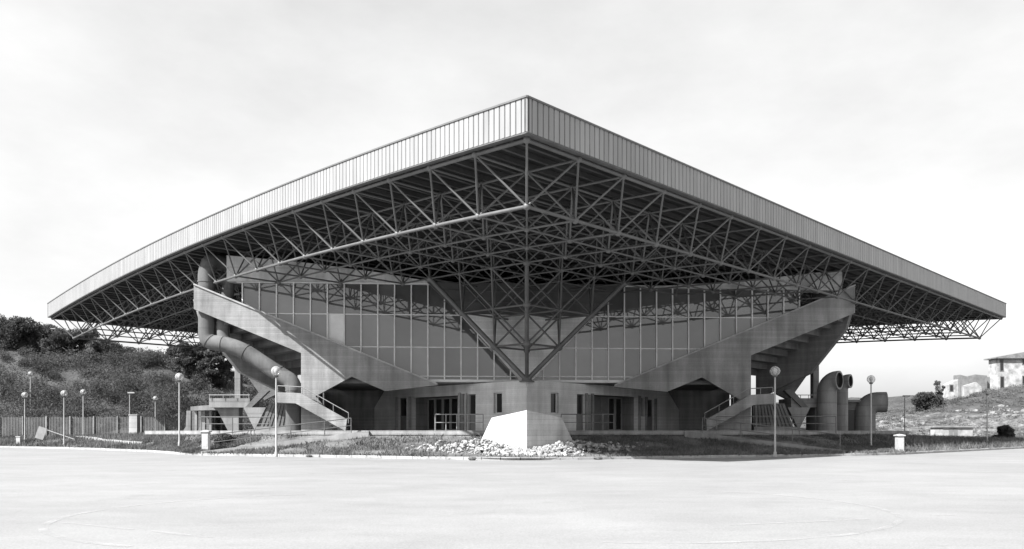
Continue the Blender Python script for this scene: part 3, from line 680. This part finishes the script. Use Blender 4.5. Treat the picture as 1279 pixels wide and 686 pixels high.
# --- plinth block in front of the corner
PB = 43.0
def pq(x): o = abs(x-CX); return o*PB/(F-o)
m = MB(); q1, q2 = pq(614), pq(600); zt = EYE+27.6*PB/F; z1 = EYE+18*(PB+q1)/F; z2 = EYE-12*(PB+q2)/F
fr = [(0, PB, -.1), (0, PB, zt)]
prof = [(0, zt), (q1, z1), (q2, z2), (q2+.05, -.1)]
V_ = [Vector((-s_*q, PB+q, z)) for s_ in (1,) for q, z in prof]; W_ = [Vector((q, PB+q, z)) for q, z in prof]
bk = [Vector((0, PB+2*q, z)) for q, z in prof[1:]]
m.add(V_+W_+bk+[Vector((0, PB, -.1))], [(11, 0, 1, 2, 3), (11, 7, 6, 5, 4), (0, 5, 8, 1), (1, 8, 9, 2), (5, 6, 9, 8), (2, 9, 10, 3), (6, 7, 10, 9)])
o = m.build('corner_block', M['plinth']); tag(o, 'pale concrete wedge block with sloping top in front of the arena corner', 'concrete block')
# ================================================================== LOOSE AND SMALL THINGS
# rubble round the block
m = MB()
ico = [(-.526, 0, .85), (.526, 0, .85), (-.526, 0, -.85), (.526, 0, -.85), (0, .85, .526), (0, .85, -.526), (0, -.85, .526), (0, -.85, -.526), (.85, .526, 0), (-.85, .526, 0), (.85, -.526, 0), (-.85, -.526, 0)]
icf = [(0, 1, 4), (0, 4, 9), (9, 4, 5), (4, 8, 5), (4, 1, 8), (8, 1, 10), (8, 10, 3), (5, 8, 3), (5, 3, 2), (2, 3, 7), (7, 3, 10), (7, 10, 6), (7, 6, 11), (11, 6, 0), (0, 6, 1), (6, 10, 1), (9, 11, 0), (9, 2, 11), (9, 5, 2), (7, 11, 2)]
def bank_z(x, y):
    best = min(range(NB), key=lambda i: abs((KK[i].lerp(BB[i], .4)).x-x)); a, b = KK[best], BB[best]
    t = min(1, max(0, (y-a.y)/(b.y-a.y))); return bankpt(best/(NB-1), t).z
for _ in range(2100):
    x = random.gauss(0, 2.9)
    if abs(x) > 7.5: continue
    y = 43.0+abs(x)*.62-abs(random.gauss(0, 1.15))-.1 if abs(x) < 3.2 else 43.5+abs(x)*.4+random.gauss(0, .8)
    if y < 39.9+abs(x)*.35: continue
    r = .04+.15*random.random()**3; z = bank_z(x, y)+r*.3+(.62*max(0, 1-abs(y-(42.7+abs(x)*.6))/1.5)*max(0, 1-abs(abs(x)-2.6)/2.6))*random.random()**.6
    E = Matrix.Rotation(random.uniform(0, 6.3), 3, 'Z') @ Matrix.Rotation(random.uniform(0, 6.3), 3, 'X'); sc = Vector((1, random.uniform(.6, 1), random.uniform(.45, .8)))*r
    m.add([Vector((x, y, z))+E @ Vector((a*sc.x, b*sc.y, c*sc.z))*random.uniform(.85, 1.15) for a, b, c in ico], icf)
m.build('rubble', M['rubble'], kind='stuff', label='heap of pale broken stones round the concrete wedge block', category='rubble')
# dark clods on the kerb edge
for i, (x, y) in enumerate([(641, 573.5), (590, 574), (372, 569.5), (386, 570), (730, 572), (747, 573)]):
    p = gp(x, y+1.0); r = random.uniform(.12, .2)
    m = MB(); m.add([p+Vector((a*r*1.5*random.uniform(.8, 1.2), b*r, r*.5+c*r*.6)) for a, b, c in ico], icf); o = m.build('earth_clod', M['turf'])
    tag(o, ['dark clod of earth right before the wedge block corner', 'dark clod of earth left of the wedge block before the rubble', 'dark clod on the kerb below the left ramp, left of a close pair', 'dark clod on the kerb below the left ramp, right of a close pair', 'dark clod right of the wedge block, left of two', 'dark clod right of the wedge block, right of two'][i], 'clod', 'earth clods along the front kerb')
# globe lamps
def standz(x, y, z):
    if abs(x) > 26 and y < 90 and vlim(x) < y: return vz(x, y)-.02
    if y > 90: return hillz(x, y)-.05
    if abs(x) < 22 and y < 52: return bank_z(x, y)-.03
    return z
pmsh = MB(); pmsh.lathe((0, 0, 0), [(.09, 0), (.09, .25), (.055, .3), (.045, 4.35)], 12); pmsh = pmsh.mesh('post'); pmsh.materials.append(M['post']); shade(pmsh)
cmsh = MB(); cmsh.lathe((0, 0, 4.30), [(.05, 0), (.11, .03), (.13, .1), (.09, .13)], 12); cmsh = cmsh.mesh('collar'); cmsh.materials.append(M['steel_dark']); shade(cmsh)
gmsh = MB(); gmsh.sphere((0, 0, 4.64), .27, 20, 14); gmsh = gmsh.mesh('globe'); gmsh.materials.append(M['globe']); shade(gmsh, 180)
bmsh = MB(); bmsh.lathe((0, 0, 4.40), [(.05, 0), (.05, .1), (.1, .16), (.12, .26), (.09, .36), (.03, .42)], 12); bmsh = bmsh.mesh('bulb'); bmsh.materials.append(M['white_paint']); shade(bmsh)
def lamp(x, ytop, ybase, label, twin=False):
    Y = 4.9*F/(ybase-ytop); p = px(x, ybase, Y)
    if Y > 88:                                        # on the slope: where the sight line to its foot meets the hill
        Y = min((90+.25*i for i in range(100)), key=lambda Q: abs(hillz((x-CX)*Q/F, Q)-px(x, ybase, Q).z)); p = px(x, ybase, Y)
    p.z = standz(p.x, p.y, p.z); t = thing('globe_lamp', p, label, 'street lamp', 'globe lamps round the arena')
    T = Matrix.Translation(p)
    if not twin: offs = [Vector((0, 0, 0))]
    else: offs = [Vector((-.25, 0, 0)), Vector((.28, 0, -.12))]
    place('post', pmsh, t, T)
    for q in offs:
        for nm, me_ in (('collar', cmsh), ('globe', gmsh), ('bulb', bmsh)): place(nm, me_, t, Matrix.Translation(p+q) @ (Matrix.Identity(4)))
    if twin: m = MB(); m.bar(p+Vector((-.3, 0, 4.3)), p+Vector((.32, 0, 4.22)), .05, .05); m.build('crossarm', M['post'], t)
lamp(345, 447, 560, 'globe lamp standing before the left outer stair of the arena')
lamp(968, 449, 562, 'globe lamp standing before the right outer stair of the arena')
lamp(1088, 469, 560, 'globe lamp beside the low single air pipe')
lamp(224, 466, 557, 'globe lamp left of the arena annexe with its low canopy')
lamp(80, 486, 556, 'globe lamp on the left verge beside the toppled sign')
lamp(31, 491, 556, 'leftmost globe lamp near the short white post')
lamp(104, 487, 548, 'globe lamp behind the toppled sign near the fence')
lamp(194, 503, 546, 'small distant globe lamp behind the pale concrete pillar')
lamp(38, 468, 512, 'far globe lamp up on the left slope above the fence')
lamp(1233, 486, 554, 'globe lamp on the right verge below the old house')
def armlamp(x, ytop, ybase, Y, label, h=True):
    p = px(x, ybase, Y); q = px(x, ytop, Y); t = thing('arm_lamp', p, label, 'street lamp'); m = MB(); m.tube([p, q], .06, 8, True, .04); m.build('post', M['post'], t)
    m = MB(); m.obox(q+Vector((.18, 0, .03)), (.34, 0, 0), (0, .12, 0), (0, 0, .06)); m.build('lamp_head', M['post'], t)
armlamp(162, 491, 546, 78, 'thin flat-headed lamp post beside the pale concrete pillar')
armlamp(1130, 495, 548, 80, 'thin flat-headed lamp post before the rocky bank')
armlamp(52, 412, 455, 112, 'taller lamp post on the left slope, left of the pair')
armlamp(65, 411, 455, 112, 'taller lamp post on the left slope, right of the pair')
# white utility pillars by the kerb
def pillar(x, ytop, ybase, Y, label, lean=0):
    p = px(x, ybase, Y); h = (ybase-ytop)*Y/F; wd = .2; t = thing('utility_pillar', p, label, 'utility pillar', 'white utility pillars by the kerb')
    m = MB(); m.box((p.x-wd, p.y-wd, p.z+.12), (p.x+wd, p.y+wd, p.z+h-.14)); m.build('body', M['white_paint'], t)
    m = MB(); m.prism([(p.x-wd-.07, p.y-wd-.07, p.z+h-.14), (p.x+wd+.07, p.y-wd-.07, p.z+h-.14), (p.x+wd+.07, p.y+wd+.07, p.z+h-.14), (p.x-wd-.07, p.y+wd+.07, p.z+h-.14)], (0, 0, .07))
    m.add([(p.x-wd-.07, p.y-wd-.07, p.z+h-.07), (p.x+wd+.07, p.y-wd-.07, p.z+h-.07), (p.x+wd+.07, p.y+wd+.07, p.z+h-.07), (p.x-wd-.07, p.y+wd+.07, p.z+h-.07), (p.x, p.y, p.z+h)], [(0, 1, 4), (1, 2, 4), (2, 3, 4), (3, 0, 4)]); m.build('cap', M['white_paint'], t)
    m = MB(); m.box((p.x-wd-.04, p.y-wd-.04, -.02), (p.x+wd+.04, p.y+wd+.04, p.z+.12)); m.build('footing', M['concrete_dark'], t)
    m = MB(); m.box((p.x-wd*.7, p.y-wd-.012, p.z+.25), (p.x+wd*.7, p.y-wd-.002, p.z+h-.3)); m.build('hatch', M['white_paint'], t)
pillar(257.5, 537, 563, 49.2, 'capped white pillar at the foot of the left ramp')
pillar(1123.5, 542, 566, 50.0, 'capped white pillar at the right verge corner')
m = MB(); p = px(24, 556, 73); m.box((p.x-.18, p.y-.18, .1), (p.x+.18, p.y+.18, .95)); m.box((p.x-.22, p.y-.22, .95), (p.x+.22, p.y+.22, 1.02)); tag(m.build('short_post', M['white_paint']), 'short white post near the leftmost globe lamp', 'post')
# toppled sign
p = px(51, 541, 70); t = thing('toppled_sign', (p.x, p.y, .25), 'toppled white sign panel with its pole lying to the right', 'sign')
ax = Vector((.34, 0, .94)); m = MB(); m.obox((p.x, p.y, p.z), Vector((.3, .1, -.11)), Vector((-.03, .05, 0)), ax*.55); m.build('panel', M['white_paint'], t)
m = MB(); m.tube([(p.x+.3, p.y+.08, p.z+.35), (p.x+2.8, p.y+.4, .75)], .04, 8); m.tube([(p.x+2.8, p.y+.4, .75), (p.x+2.75, p.y+.4, .2)], .03, 6); m.build('pole', M['post'], t)
# pale concrete pillar and low slab on the left verge
p = px(168, 545, 74); m = MB(); m.box((p.x-.38, p.y-.3, .2), (p.x+.38, p.y+.3, 3.0)); m.box((p.x-.42, p.y-.34, 3.0), (p.x+.42, p.y+.34, 3.08)); tag(m.build('gate_pillar', M['concrete_white']), 'pale square concrete pillar at the end of the left fence', 'pillar')
# left palisade fence
fa, fb = px(-30, 546, 82), px(236, 544, 82); fd = (fb-fa); fn = int(fd.length/2.4)
t = thing('palisade_fence', (fa.x, fa.y, .8), 'grey palisade fence along the foot of the left slope', 'fence')
sm = MB()
for i in range(int(fd.length/.16)):
    c = fa+fd*(i+.5)/int(fd.length/.16); h = 2.15+random.uniform(-.05, .05); sm.obox((c.x, c.y, .85+h/2), (.038, 0, 0), (0, .015, 0), (0, 0, h/2))
sm.build('slat', M['fence'], t, kind='stuff')
pm_ = MB(); pm_.box((-.06, -.06, 0), (.06, .06, 2.4)); pm_ = pm_.mesh('post'); pm_.materials.append(M['concrete_smooth'])
for i in range(fn+1): c = fa+fd*i/fn; place('post', pm_, t, Matrix.Translation((c.x, c.y-.1, .7)))
for z in (1.25, 2.6): m = MB(); m.bar((fa.x, fa.y+.05, z), (fb.x, fb.y+.05, z), .05, .07); m.build('rail', M['fence'], t)
# tube railings
def railing(label, pts, h=1.0, mat='steel_light', mid=True, every=None, parts=None):
    pts = [Vector(p) for p in pts]; t = thing('railing', pts[0], label, 'railing', 'tube railings round the arena')
    m = MB(); m.tube([p+Vector((0, 0, h)) for p in pts], .032, 8); m.build('top_rail', M[mat], t)
    if mid: m = MB(); m.tube([p+Vector((0, 0, h*.5)) for p in pts], .022, 8); m.build('mid_rail', M[mat], t)
    for p in pts: m = MB(); m.tube([p-Vector((0, 0, .2)), p+Vector((0, 0, h))], .032, 8); m.build('post', M[mat], t)
def ramp_pts(s, xs_, y): return [Vector((s*x, 47.65+(20.0-x)/9.8*2.6, .22+(20.0-x)/9.8*1.28)) for x in xs_]
railing('tube railing along the front edge of the left ramp', ramp_pts(-1, [19.5, 17.2, 14.9, 12.9, 11.3], 47.95), .95, 'steel')
railing('tube railing along the front edge of the right ramp', ramp_pts(1, [19.3, 16.6, 13.6, 11.3], 47.95), .95, 'steel')
railing('tube railing behind the left ramp', [Vector((-x, 51.7-.07*(x-12), 1.5)) for x in (21.4, 19.4, 17.0)], .9, 'steel')
railing('tube railing behind the right ramp', [Vector((x, 51.5, 1.5)) for x in (12.6, 15.2, 17.6, 20.5)], .95, 'steel')
railing('pale tube railing before the left entrance doors', [Vector((x, 49.95-.06*(x+5), 1.5)) for x in (-5.9, -5.2, -4.5, -3.8, -2.8)], 1.05)
railing('tube railing before the right entrance doors', [Vector((x, 49.95+.06*(x-5), 1.5)) for x in (2.2, 3.2, 4.2, 4.9, 5.6)], 1.05, 'steel')
# small transformer hut on the right
p = px(1197, 545, 96); t = thing('transformer_hut', (p.x, p.y, .4), 'low pale utility hut before the rocky bank', 'hut')
m = MB(); m.box((p.x-1.9, p.y, .3), (p.x+1.8, p.y+3, 2.0)); m.build('wall', M['plaster'], t); m = MB(); m.box((p.x-2.1, p.y-.2, 2.0), (p.x+2.0, p.y+3.2, 2.18)); m.build('roof', M['concrete_smooth'], t)
for a in (-1.2, -.6): m = MB(); m.box((p.x+a, p.y-.03, .45), (p.x+a+.5, p.y-.004, 1.8)); m.build('door', M['door_wood'], t)
# houses on the right-hand ridge
def win(t, x0, x1, z0, z1, y, mat='dark_glass'):
    m = MB(); m.box((x0-.12, y-.05, z0-.12), (x1+.12, y-.003, z1+.12)); o = m.build('window', M['plaster_grey'], t); m = MB(); m.box((x0, y-.07, z0), (x1, y-.052, z1)); m.build('pane', M[mat], o)
Yh = 134; a = px(1246, 486, Yh); b = px(1330, 486, Yh); gz = a.z-1.5; ez = px(0, 448, Yh).z; t = thing('old_house', (a.x, Yh, gz), 'old two-storey house with flaking white walls on the right ridge', 'house')
m = MB(); m.box((a.x, Yh, gz), (b.x, Yh+2.6, ez)); m.build('wall', M['plaster'], t)
m = MB(); xm = (a.x+b.x)/2; m.prism([(a.x-.6, Yh-.5, ez), (b.x+.6, Yh-.5, ez), (b.x+.6, Yh-.5, ez+1.0), (xm+2, Yh-.5, ez+1.7), (a.x-.6, Yh-.5, ez+.2)], (0, 3.6, 0)); m.build('roof', M['tile'], t)
for x, y0, y1 in ((1251, 449.5, 463), (1251.5, 471, 485), (1279, 446, 455), (1279, 470, 483)): q0, q1 = px(x-1.8, y1, Yh), px(x+1.8, y0, Yh); win(t, q0.x, q1.x, q0.z, q1.z, Yh)
Yr = 130; a = px(1199, 492, Yr); b = px(1233, 492, Yr); zt = px(0, 468.5, Yr).z; t = thing('roofless_house', (a.x, Yr, a.z-2), 'roofless grey masonry house left of the white two-storey house', 'house')
m = MB(); m.prism([(a.x, Yr, a.z-2), (b.x, Yr, a.z-2), (b.x, Yr, zt-.1), (b.x-2, Yr, zt+.1), (a.x+1.2, Yr, zt-.25), (a.x, Yr, zt+.05)], (0, 2, 0)); m.build('wall', M['plaster_grey'], t)
m = MB(); m.prism([(a.x+.2, Yr-.9, a.z-2), (b.x-1.2, Yr-.9, a.z-2), (b.x-1.5, Yr-.9, a.z+1.2), (a.x+2.2, Yr-.9, a.z+1.9), (a.x+.2, Yr-.9, a.z+1.3)], (0, .8, 0)); m.build('broken_wall', M['plaster'], t)
c = px(1185.5, 496, Yr); m = MB(); m.prism([(c.x, Yr+.5, c.z-2), (a.x-.02, Yr+.5, c.z-2), (a.x-.02, Yr+.5, zt-.7), (c.x+.5, Yr+.5, c.z+2.4), (c.x, Yr+.5, c.z+2.1)], (0, 1.5, 0)); m.build('side_wall', M['plaster'], t)
q0, q1 = px(1188.5, 488, Yr), px(1192, 481, Yr); win(t, q0.x, q1.x, q0.z, q1.z, Yr+.5)
q0, q1 = px(1235, 486, Yr), px(1238, 474, Yr); m = MB(); m.box((q0.x-.3, Yr+1, q0.z-1), (q1.x+.4, Yr+2, q1.z+.5)); m.build('door_frame', M['plaster_grey'], t)
# ------------------------------------------------------------------ vegetation
def quads(c, s, aspect=1.6, up=0.0):
    """random leaf quads: centres c (n,3), sizes s (n,)"""
    n = len(c); a = rng.normal(size=(n, 3)); a[:, 2] += up; a /= np.linalg.norm(a, axis=1)[:, None]
    b = np.cross(a, rng.normal(size=(n, 3))); b /= np.linalg.norm(b, axis=1)[:, None]
    a = a*(s*aspect)[:, None]; b = b*s[:, None]
    v = np.stack([c-a, c-b*.7, c+a, c+b*.7], 1).reshape(-1, 3); f = np.arange(4*n).reshape(-1, 4); return v, f
def leafmesh(name, v, f, mat, parent=None, **kw):
    me = bpy.data.meshes.new(name); me.from_pydata(v.tolist(), [], f.tolist()); me.materials.append(mat); me.update(); return link(name, me, parent, **kw)
def clump(c, rad, n, s):
    d = rng.normal(size=(n, 3)); d /= np.linalg.norm(d, axis=1)[:, None]; r = rng.uniform(.25, 1, n)**.5
    p = np.array(c)+d*r[:, None]*np.array(rad); return p, s*rng.uniform(.6, 1.3, n)
# scrub covering the left slope: one mass
C, Sz = [], []
for _ in range(560):
    x = random.uniform(-96, -26); y = random.uniform(92.5, 116); z = hillz(x, y)
    if x > -36 and y > 104: continue
    r = random.uniform(.8, 2.1)*(1.15 if y < 104 else .9); r = min(r, 1.5) if x > -42 else r
    for _k in range(3):
        c, s_ = clump((x+random.uniform(-r, r)*.7, y+random.uniform(-r, r)*.5, z+r*random.uniform(.3, .9)), (r*.8, r*.8, r*.65), 170, .075); C.append(c); Sz.append(s_)
v, f = quads(np.concatenate(C), np.concatenate(Sz)); leafmesh('hillside_scrub', v, f, M['leaf'], kind='stuff', label='dense scrub covering the left slope behind the fence', category='scrub')
# sparse weeds on the right hill
C, Sz = [], []
for _ in range(1500):
    x = random.uniform(40, 100); y = random.uniform(98, 132); z = hillz(x, y)
    if z < 4.2 and random.random() < .55: continue
    r = random.uniform(.15, .75); c, s_ = clump((x, y, z+r*.25), (r*1.4, r*1.4, r*.6), int(40+70*r), .06); C.append(c); Sz.append(s_)
v, f = quads(np.concatenate(C), np.concatenate(Sz)); leafmesh('hill_weeds', v, f, M['grass'], kind='stuff', label='low weeds scattered over the right hill', category='weeds')
m = MB()                                              # broken stone on the right-hand bank
for _ in range(1000):
    x = random.uniform(44, 92); y = random.uniform(98, 112); z = hillz(x, y)
    if math.sin(x*.4+y*.3)+math.sin(x*.9-y*.2) < -.3 or z > 5.2: continue
    r = .08+.5*random.random()**3; E = Matrix.Rotation(random.uniform(0, 6.3), 3, 'Z') @ Matrix.Rotation(random.uniform(0, 6.3), 3, 'X')
    m.add([Vector((x, y, z))+E @ Vector((a*r, b*r*.7, c*r*.6))*random.uniform(.8, 1.2) for a, b, c in ico], icf)
m.build('bank_rocks', M['bank_stone'], kind='stuff', label='pale broken rocks on the right bank behind the hut', category='rocks')
def tree(x, ybase, ytop, Y, wpx, label, dens=1.0, mat='leaf_dark', trunk_frac=.35, bush=False, sparse=False, cat='tree'):
    p = px(x, ybase, Y); g = hillz(p.x, Y) if Y > 88 else .3
    top = px(x, ytop, Y).z; H = top-g; W = wpx*Y/F/2
    t = thing('shrub' if bush else 'tree', (p.x, Y, g), label, 'shrub' if bush else 'tree', None)
    m = MB(); tr = .05+.018*H; lean = random.uniform(-.06, .06)*H
    m.tube(smooth_path([(p.x, Y, g-.3), (p.x+lean*.3, Y, g+H*.3), (p.x+lean, Y, g+H*.75)], 2), tr, 7, True, tr*.35)
    C, Sz = [], []
    n = 14 if bush else 9
    for i in range(n+4):
        a = random.uniform(0, 6.28); hh = random.uniform(trunk_frac, .92); rr = W*random.uniform(.25, .85)*(1-.55*abs(hh-.55))
        q = Vector((p.x+lean*hh+rr*math.cos(a), Y+rr*math.sin(a)*.8, g+H*hh)); b0 = Vector((p.x+lean*.4, Y, g+H*max(.1, hh-.3)))
        m.tube([b0, b0.lerp(q, .55)+Vector((0, 0, .1*H*.3)), q], tr*.4, 5, True, tr*.1)
        cr = W*random.uniform(.28, .5)*(1.25 if bush else 1)*(.55 if sparse else 1)
        for _k in range(3):
            cc = (q.x+random.uniform(-cr, cr)*.7, q.y+random.uniform(-cr, cr)*.6, min(q.z+random.uniform(-cr, cr)*.6, top-cr*.4)); c, s_ = clump(cc, (cr*.7, cr*.7, cr*.55), int(300*dens), .065+.008*H); C.append(c); Sz.append(s_)
    m.build('trunk', M['bark'], t, smooth=True); v, f = quads(np.concatenate(C), np.concatenate(Sz)); leafmesh('crown', v, f, M[mat], t)
for a in [(-22, 440, 404, 115, 60, 'dark tree cut by the left picture edge on the ridge'), (66, 444, 410, 118, 50, 'dark tree on the ridge behind the pair of lamp posts'), (152, 452, 434, 118, 44, 'small dark tree on the ridge right of the rounded one'), (284, 480, 446, 108, 26, 'leafy tree half hidden behind the arena raking beam'), (12, 440, 396, 112, 70, 'dark tree at the far left edge of the ridge'), (42, 440, 399, 112, 54, 'dark tree next to the far left one on the ridge'), (92, 448, 412, 111, 64, 'broad dark tree on the ridge under the roof corner'), (128, 450, 424, 111, 46, 'low rounded tree on the ridge right of the roof corner')]: tree(*a)
tree(213, 462, 432, 120, 20, 'slim tree with a bare trunk on the ridge left of the arena', .9, trunk_frac=.55)
tree(241, 472, 428, 108, 42, 'tall dark tree beside the arena, left of the loosest one', 1.0)
tree(264, 476, 431, 107, 36, 'loose-crowned tree closest to the arena ducts', .7, trunk_frac=.25)
tree(180, 455, 440, 122, 60, 'low dark tree mass on the ridge between slim tree and rounded tree', 1.0, trunk_frac=.15)
tree(1176, 497, 466, 124, 17, 'thin sapling with sparse leaves beside the roofless house', .16, 'grass', .35, sparse=True)
tree(1163, 503, 491, 118, 36, 'round dark shrub on the bank below the sapling', 1.2, 'leaf_dark', .1, True)
tree(1251, 552, 532, 84, 22, 'dark bushy shrub on the right verge below the old house', 1.1, 'leaf_dark', .05, True)
tree(285, 551, 543, 51.2, 30, 'low leafy bush behind the foot of the left ramp', .7, 'leaf', .1, True)
# grass blades on the bank and verges: one mass each
def blades(name, P, hgt, mat, label):
    P = np.array(P); n = len(P); h = hgt*rng.uniform(.4, 1.5, n); a = rng.uniform(0, 6.28, n); wv = np.stack([np.cos(a), np.sin(a), 0*a], 1)*(.018+.02*rng.random(n))[:, None]
    tip = P+np.stack([rng.normal(0, .35, n)*h, rng.normal(0, .35, n)*h, h], 1); v = np.stack([P-wv, P+wv, tip], 1).reshape(-1, 3); f = np.arange(3*n).reshape(-1, 3)
    leafmesh(name, v, f, mat, kind='stuff', label=label, category='grass')
P = []
while len(P) < 52000:
    s_, t_ = random.random(), random.random()**.8*1.03-.03
    p = bankpt(s_, t_)
    if abs(p.x) < 4.2 and p.y < 44.5+abs(p.x)*.5 and random.random() < .93: continue
    if 10 < abs(p.x) < 20.2 and 47.4+(20-abs(p.x))*.265 < p.y < 49.3+(20-abs(p.x))*.245: continue
    if math.sin(p.x*1.3+1)*math.sin(p.y*1.1+p.x*.4) > .35 and random.random() < .85: continue
    P.append(tuple(p))
blades('bank_grass', P, .16, M['grass'], 'rough grass growing on the bank before the arena')
P = []
while len(P) < 26000:
    x = random.uniform(-62, -24.5); y = random.uniform(56.5, 84); lim = vlim(x)
    if x > -30 and y > 60+(x+30)*-.75: continue
    if y < lim+.2: continue
    if math.sin(x*.6)*math.sin(y*.5) > .5 and random.random() < .7: continue
    P.append((x, y, vz(x, y)))
blades('left_verge_grass', P, .30, M['grass'], 'rough grass on the left verge before the fence')
P = []
while len(P) < 26000:
    x = random.uniform(24.5, 78); y = random.uniform(49.6, 97); lim = vlim(x)
    if x < 30 and y > 55+(x-22)*.7: continue
    if y < lim+.2: continue
    P.append((x, y, vz(x, y)))
blades('right_verge_grass', P, .34, M['grass'], 'dark rough grass on the right verge below the bank')
